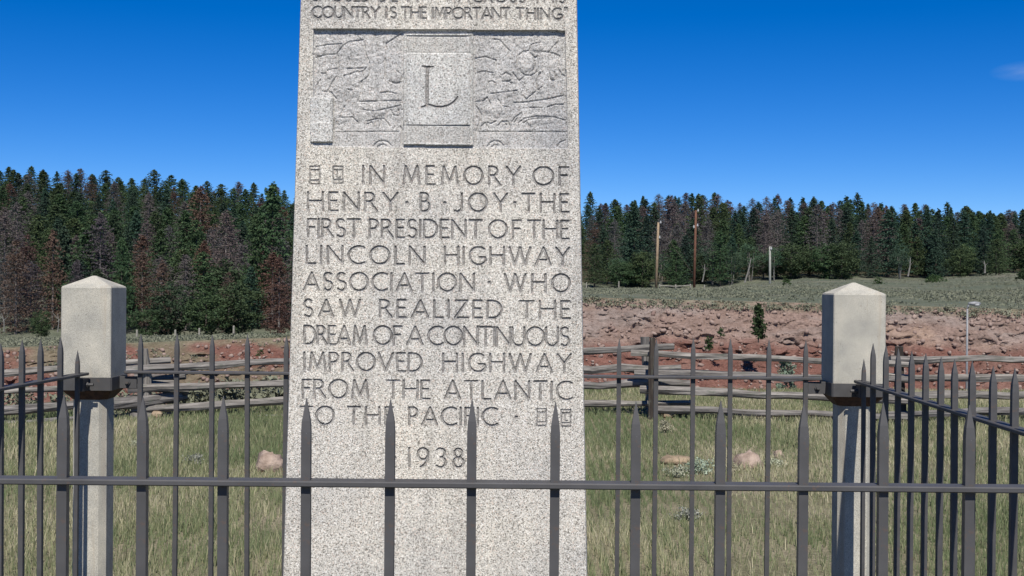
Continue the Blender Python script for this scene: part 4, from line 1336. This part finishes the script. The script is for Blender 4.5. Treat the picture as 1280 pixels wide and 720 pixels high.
for side, rows_, xa, xb in (('l', rows_l, -30, 560), ('r', rows_r, 560, 1320)):
    for ri, D in enumerate(rows_):
        pxm = F / D
        stepx = (1.9 if side == 'l' else 2.1) * pxm * (1.0 + 0.06 * ri)
        x = xa + tr.uniform(0, stepx)
        while x < xb:
            hidden = 385 < x < 715
            fyx = float(forest_y((x - 640) / F))
            D_ = D + tr.uniform(-0.3, 0.3) * D * 0.07
            if D_ > fyx + 2 and not any(abs(x - tx_) < 0.7 * pxm and abs(D_ - td) < 2.5 for tx_, td in taken):
                k_ = pick(x, D_)
                h_ = (tr.uniform(6.6, 9.0) if side == 'l' else tr.uniform(7.2, 9.8)) + (tr.random() < 0.12) * 1.2
                if k_ == 'bushy': h_ *= 0.68
                if k_ == 'aspen': h_ *= 0.72
                if ri == 0: h_ *= 0.82
                wd_ = tr.uniform(1.0, 1.4) * (1.15 if ri > 2 else 1.0) * (10 / h_) ** 0.35
                X_ = px(x, 360, D_).x
                where = zone(x)
                lev = ('at the forest edge', 'mid forest', 'near the skyline')[(ri >= (3 if side == 'l' else 2)) + (ri >= (7 if side == 'l' else 5))]
                crowd.setdefault((NAMES[k_][1], lev, where), []).append((x, tree(k_, X_, D_, h_, wd_, None, None)))
            x += stepx * tr.uniform(0.75, 1.3) * (2.2 if hidden else 1.0)

ORD = ['leftmost', 'second from left', 'third from left', 'fourth from left', 'fifth from left', 'sixth from left', 'seventh from left', 'eighth from left', 'ninth from left', 'tenth from left', 'eleventh from left', 'twelfth from left', 'thirteenth from left', 'fourteenth from left', 'fifteenth from left', 'sixteenth from left', 'seventeenth from left']
for (ds, lev, where), lst in crowd.items():
    lst.sort(key=lambda t_: t_[0])
    for i, (x_, o) in enumerate(lst):
        if where.startswith('screened'):
            o['label'] = '%s %s %s' % (ds, lev, where)
        elif len(lst) == 1:
            o['label'] = '%s %s %s' % (ds, lev, where)
        else:
            o['label'] = ('%s %s %s %s' % ('rightmost' if i == len(lst) - 1 else ORD[min(i, 16)], ds, lev, where))
        o['group'] = 'forest trees: ' + ds

# ------------------------------------------------------------------ shrubs on the slope and bank
def shrub(kind_name, x, ybase, D, wpx, hpx, label, seed, mat=M_JUNIPER, per=16, n=40, conic=False, z=None):
    p = px(x, ybase, D)
    sc = D / F
    o = empty(kind_name, (p.x, D, p.z if z is None else z), label, 'shrub')
    rs = np.random.default_rng(seed)
    hm = hpx * sc; wm = wpx * sc / 2
    zz = rs.uniform(0.05, 1, n)
    rr = wm * (np.clip(1.05 - zz, 0.1, 1) if conic else np.sqrt(np.clip(1 - (zz * 0.95) ** 2, 0.05, 1)))
    an = rs.uniform(0, 6.28, n); q_ = np.sqrt(rs.random(n))
    c = np.stack([np.cos(an) * rr * q_, np.sin(an) * rr * q_, zz * hm], -1)
    v_, f_ = leaf_tris(c, 0.16 * wm + 0.05 * hm, per, 0.055 * (wm + hm) * 0.8 + 0.01, rs, 0.8)
    mesh_obj('crown', v_, f_, mat, o)
    m = MB().tube([(0, 0, -0.1 * hm), (0.02, 0, hm * 0.7)], [0.05 * hm * 0.5, 0.01], 5)
    for i in range(6): m.tube([(0, 0, hm * 0.1 * i * 0.7), tuple(c[i])], [0.012 * hm, 0.004], 3, caps=False)
    m.build('trunk', M_BARK, o)
    return o
shrub('young_pine', 948, 424, 43.9, 22, 42, 'young green pine growing on the red bank left of the right concrete post', 1, n=60, conic=True)
shrub('shrub', 886, 438, 43.7, 12, 17, 'small dark shrub on the red bank left of the young pine', 2, n=30)
shrub('shrub', 901, 421, 44.5, 10, 12, 'tiny shrub on the red bank between the small shrub and the young pine', 3, n=20)
shrub('shrub', 982, 492, 42.0, 24, 42, 'tall thin shrub behind the log fence at the foot of the red bank', 4, n=46, mat=M_SAGE)
shrub('shrub', 983, 368, 110, 13, 19, 'dark thin shrub on the sage slope right of the pale pole', 5, n=30)
shrub('shrub', 959, 374, 90, 16, 7, 'low dark shrub on the sage slope under the pale pole', 6, n=24)
shrub('shrub', 1098, 361, 120, 17, 13, 'round green shrub on the slope just above the right concrete post', 7, n=40)
shrub('shrub', 1170, 353, 140, 28, 8, 'flat spreading green shrub on the slope below the forest', 8, n=50)
shrub('shrub', 1281, 364, 115, 26, 26, 'large dark shrub cut by the right picture edge', 9, n=60)
shrub('shrub', 1223, 368, 110, 6, 9, 'tiny dark shrub on the slope above the street lamp', 10, n=16)
shrub('shrub', 1114, 378, 75, 20, 4, 'low dark mat of leaves beside the top of the right concrete post', 11, n=24)
shrub('shrub', 280, 440, 50, 14, 9, 'small bright green shrub on the left slope above the log fence', 12, n=24)
shrub('shrub', 325, 445, 46, 10, 7, 'small green shrub above the log fence left of the stone', 13, n=20)

# pale leaning dead trunk on the slope right of the pale pole, and the snag at the forest foot
def snag(x0, y0, x1, y1, D, th, label):
    o = empty('leaning_snag' if abs(x1 - x0) > 5 else 'bare_snag', px(x0, y0, D), label, 'dead tree')
    a_ = Vector((0, 0, -0.15)); b_ = px(x1, y1, D) - px(x0, y0, D)
    m = MB().tube([a_, (a_ + b_) / 2 + Vector((0.1, 0, 0.05)), b_], [th / 2 / F * D, th / 2.6 / F * D, th / 5 / F * D], 6)
    m.build('trunk', M_DEADBARK if False else M_ASPENBARK, o)
    m = MB().tube([b_ * 0.5, b_ * 0.6 + Vector((0.5, 0, 0.35))], [0.04, 0.01], 4).tube([b_ * 0.7, b_ * 0.8 + Vector((-0.4, 0, 0.35))], [0.03, 0.01], 4)
    m.build('branch', M_ASPENBARK, o)
snag(1135, 344, 1138, 322, 172, 2.2, 'pale bare dead trunk at the forest edge right of the right concrete post')
snag(1006, 368, 997, 358, 120, 1.6, 'pale dead stick leaning on the slope left of the right concrete post')
snag(72, 413, 72, 392, 100, 1.6, 'white bare stump at the forest edge left of the left concrete post')
snag(5, 412, 2, 392, 100, 1.8, 'white bare trunk at the left picture edge')
snag(931, 352, 939, 322, 176, 2.4, 'pale leaning aspen trunk at the forest edge between the poles')
snag(878, 351, 881, 330, 176, 1.8, 'short pale trunk at the forest edge right of the red brown pole')
snag(1231, 340, 1230, 326, 170, 2.4, 'pale stump at the forest edge above the street lamp')

# ------------------------------------------------------------------ utility poles
def util_pole(x, ytop, xb, ybase, D, th, mat, label, arms):
    b = px(xb, ybase, D); t = px(x, ytop, D)
    o = empty('utility_pole', b, label, 'utility pole')
    r = th / 2 / F * D
    MB().tube([(0, 0, -0.6), (t - b) * 0.5, t - b], [r * 1.1, r, r * 0.82], 10).build('pole', mat, o, True)
    for (fy, dx, lenpx) in arms:
        p = (t - b) * fy
        ln_ = lenpx / F * D
        a_ = MB().tube([p, p + Vector((dx * ln_, -r * 1.2, 0.06))], 0.05, 6).build('insulator_bracket', M_GALV, o)
        q_ = p + Vector((dx * ln_, -r * 1.2, 0.0))
        MB().tube([q_, q_ + Vector((0, 0, 0.12)), q_ + Vector((0, 0, 0.16)), q_ + Vector((0, 0, 0.34))], [0.10, 0.13, 0.08, 0.10], 8).build('insulator', M_LAMPGLASS, a_)
    return o
util_pole(823, 278, 820, 361, 168, 3.4, M_POLE_TAN, 'tan timber utility pole, nearest the stone', [(0.985, 1, 2.6), (0.76, 1, 2.0)])
util_pole(870, 263, 867.5, 363, 166, 3.2, M_POLE_RED, 'tall red brown timber utility pole with guy wire, middle of the three poles', [(0.985, 1, 2.4), (0.80, 1, 2.2), (0.78, -1, 2.4)])
util_pole(962.5, 308, 962.5, 366, 150, 2.9, M_POLE_GREY, 'short pale grey pole in front of the aspens', [(0.93, 1, 1.2)])
gw = MB().tube([px(836, 300, 168), px(866, 342, 166)], 0.02, 4)
ro = [o for o in bpy.data.objects if o.name == 'utility_pole.001'][0]
g_ = gw.build('guy_wire', M_BARK, None); g_.parent = ro; g_.location = -ro.location

# small rail fence round the poles
pf = empty('wooden_rail_fence', px(844, 364, 160), 'short wooden rail fence between the tan and red brown utility poles', 'fence')
def local(parent, mb, name, mat):
    o = mb.build(name, mat, parent); o.location = -parent.location; return o
for x_, y0_, y1_ in ((824.5, 355, 366), (844.5, 355.5, 366), (863, 355, 367)):
    local(pf, MB().tube([px(x_, y1_, 160), px(x_, y0_, 160)], 0.10, 7), 'fence_post', M_PALE_WOOD)
local(pf, MB().tube([px(824, 357, 159.7), px(845, 358, 159.7)], 0.07, 6), 'fence_rail', M_PALE_WOOD)
local(pf, MB().tube([px(844, 358, 159.6), px(864, 356.5, 159.6)], 0.07, 6), 'fence_rail', M_PALE_WOOD)
# line of small posts along the slope
posts = [(733, 353, 364, 150), (773.5, 351.5, 362, 150), (880.5, 356, 366, 150), (912.5, 358, 368, 140), (953, 360, 366, 130), (996, 360, 368, 130), (1126, 367, 374, 95), (1156.5, 368, 375, 95), (1188.5, 369, 376, 95), (1214, 368, 376, 95),
         (292, 407, 418, 90), (249, 410, 419, 90), (171, 412, 420, 90), (219, 412, 420, 90)]
desc = ['pale slope post nearest the right edge of the stone', 'pale slope post between the stone and the tan pole', 'pale slope post just right of the red brown pole', 'pale slope post halfway between the red brown and pale poles',
        'pale slope post beside the short pale pole', 'pale slope post left of the right concrete post', 'pale slope post right of the right concrete post, first one', 'pale slope post right of the right concrete post, second one',
        'pale slope post left of the street lamp head', 'pale slope post above the street lamp head', 'pale post at the forest foot nearest the stone', 'pale post at the forest foot between the low bushy pines',
        'pale post at the forest foot right of the left concrete post', 'pale post at the forest foot below the low wide pine']
for (x_, y0_, y1_, D_), ds_ in zip(posts, desc):
    b = px(x_, y1_, D_); zg = tz_at(b.x, D_) - 0.1
    t = px(x_, y0_, D_)
    m = MB().tube([(0, 0, zg - t.z), (0.01, 0, -0.05), (0, 0, 0)], [0.085, 0.07, 0.05], 7)
    o = m.build('wooden_post', M_PALE_WOOD); o.location = t
    # origin at base
    o.data.transform(Matrix.Translation((0, 0, t.z - zg))); o.location = (t.x, t.y, zg)
    tag(o, ds_, 'post', 'small pale posts on the far slope')

# ------------------------------------------------------------------ street lamp
D_ = 38.0
pt = px(1209.2, 386, D_); xb_ = pt.x; zg = tz_at(xb_, D_)
lamp = empty('street_lamp', (xb_, D_, zg), 'slim grey street lamp with curved arm standing in front of the red bank', 'street lamp')
hgt = pt.z - zg
MB().tube([(0, 0, -0.1), (0, 0, hgt * 0.5), (0, 0, hgt)], [0.042, 0.034, 0.028], 8).build('pole', M_GALV, lamp, True)
MB().tube([(0, 0, hgt - 0.02), (0.01, 0, hgt + 0.06), (0.05, 0, hgt + 0.12), (0.12, 0, hgt + 0.145)], 0.026, 7).build('arm', M_GALV, lamp, True)
hd = MB()
secs = []
for x_, w_, t_ in ((0.02, 0.02, 0.02), (0.08, 0.07, 0.05), (0.22, 0.09, 0.07), (0.34, 0.07, 0.055), (0.40, 0.02, 0.015)):
    secs.append([(x_, w_ * math.cos(q_), hgt + 0.155 + t_ * math.sin(q_)) for q_ in np.linspace(0, 2 * math.pi, 11)[:-1]])
hd.loft(secs)
hdo = hd.build('lamp_head', M_GALV, lamp, True)
gl = MB(); secs = []
for x_, w_, t_ in ((0.17, 0.03, 0.02), (0.22, 0.075, 0.06), (0.30, 0.075, 0.06), (0.36, 0.03, 0.02)):
    secs.append([(x_, w_ * math.cos(q_) - 0.015, hgt + 0.125 + t_ * math.sin(q_)) for q_ in np.linspace(0, 2 * math.pi, 11)[:-1]])
gl.loft(secs).build('lamp_lens', M_LAMPGLASS, hdo, True)
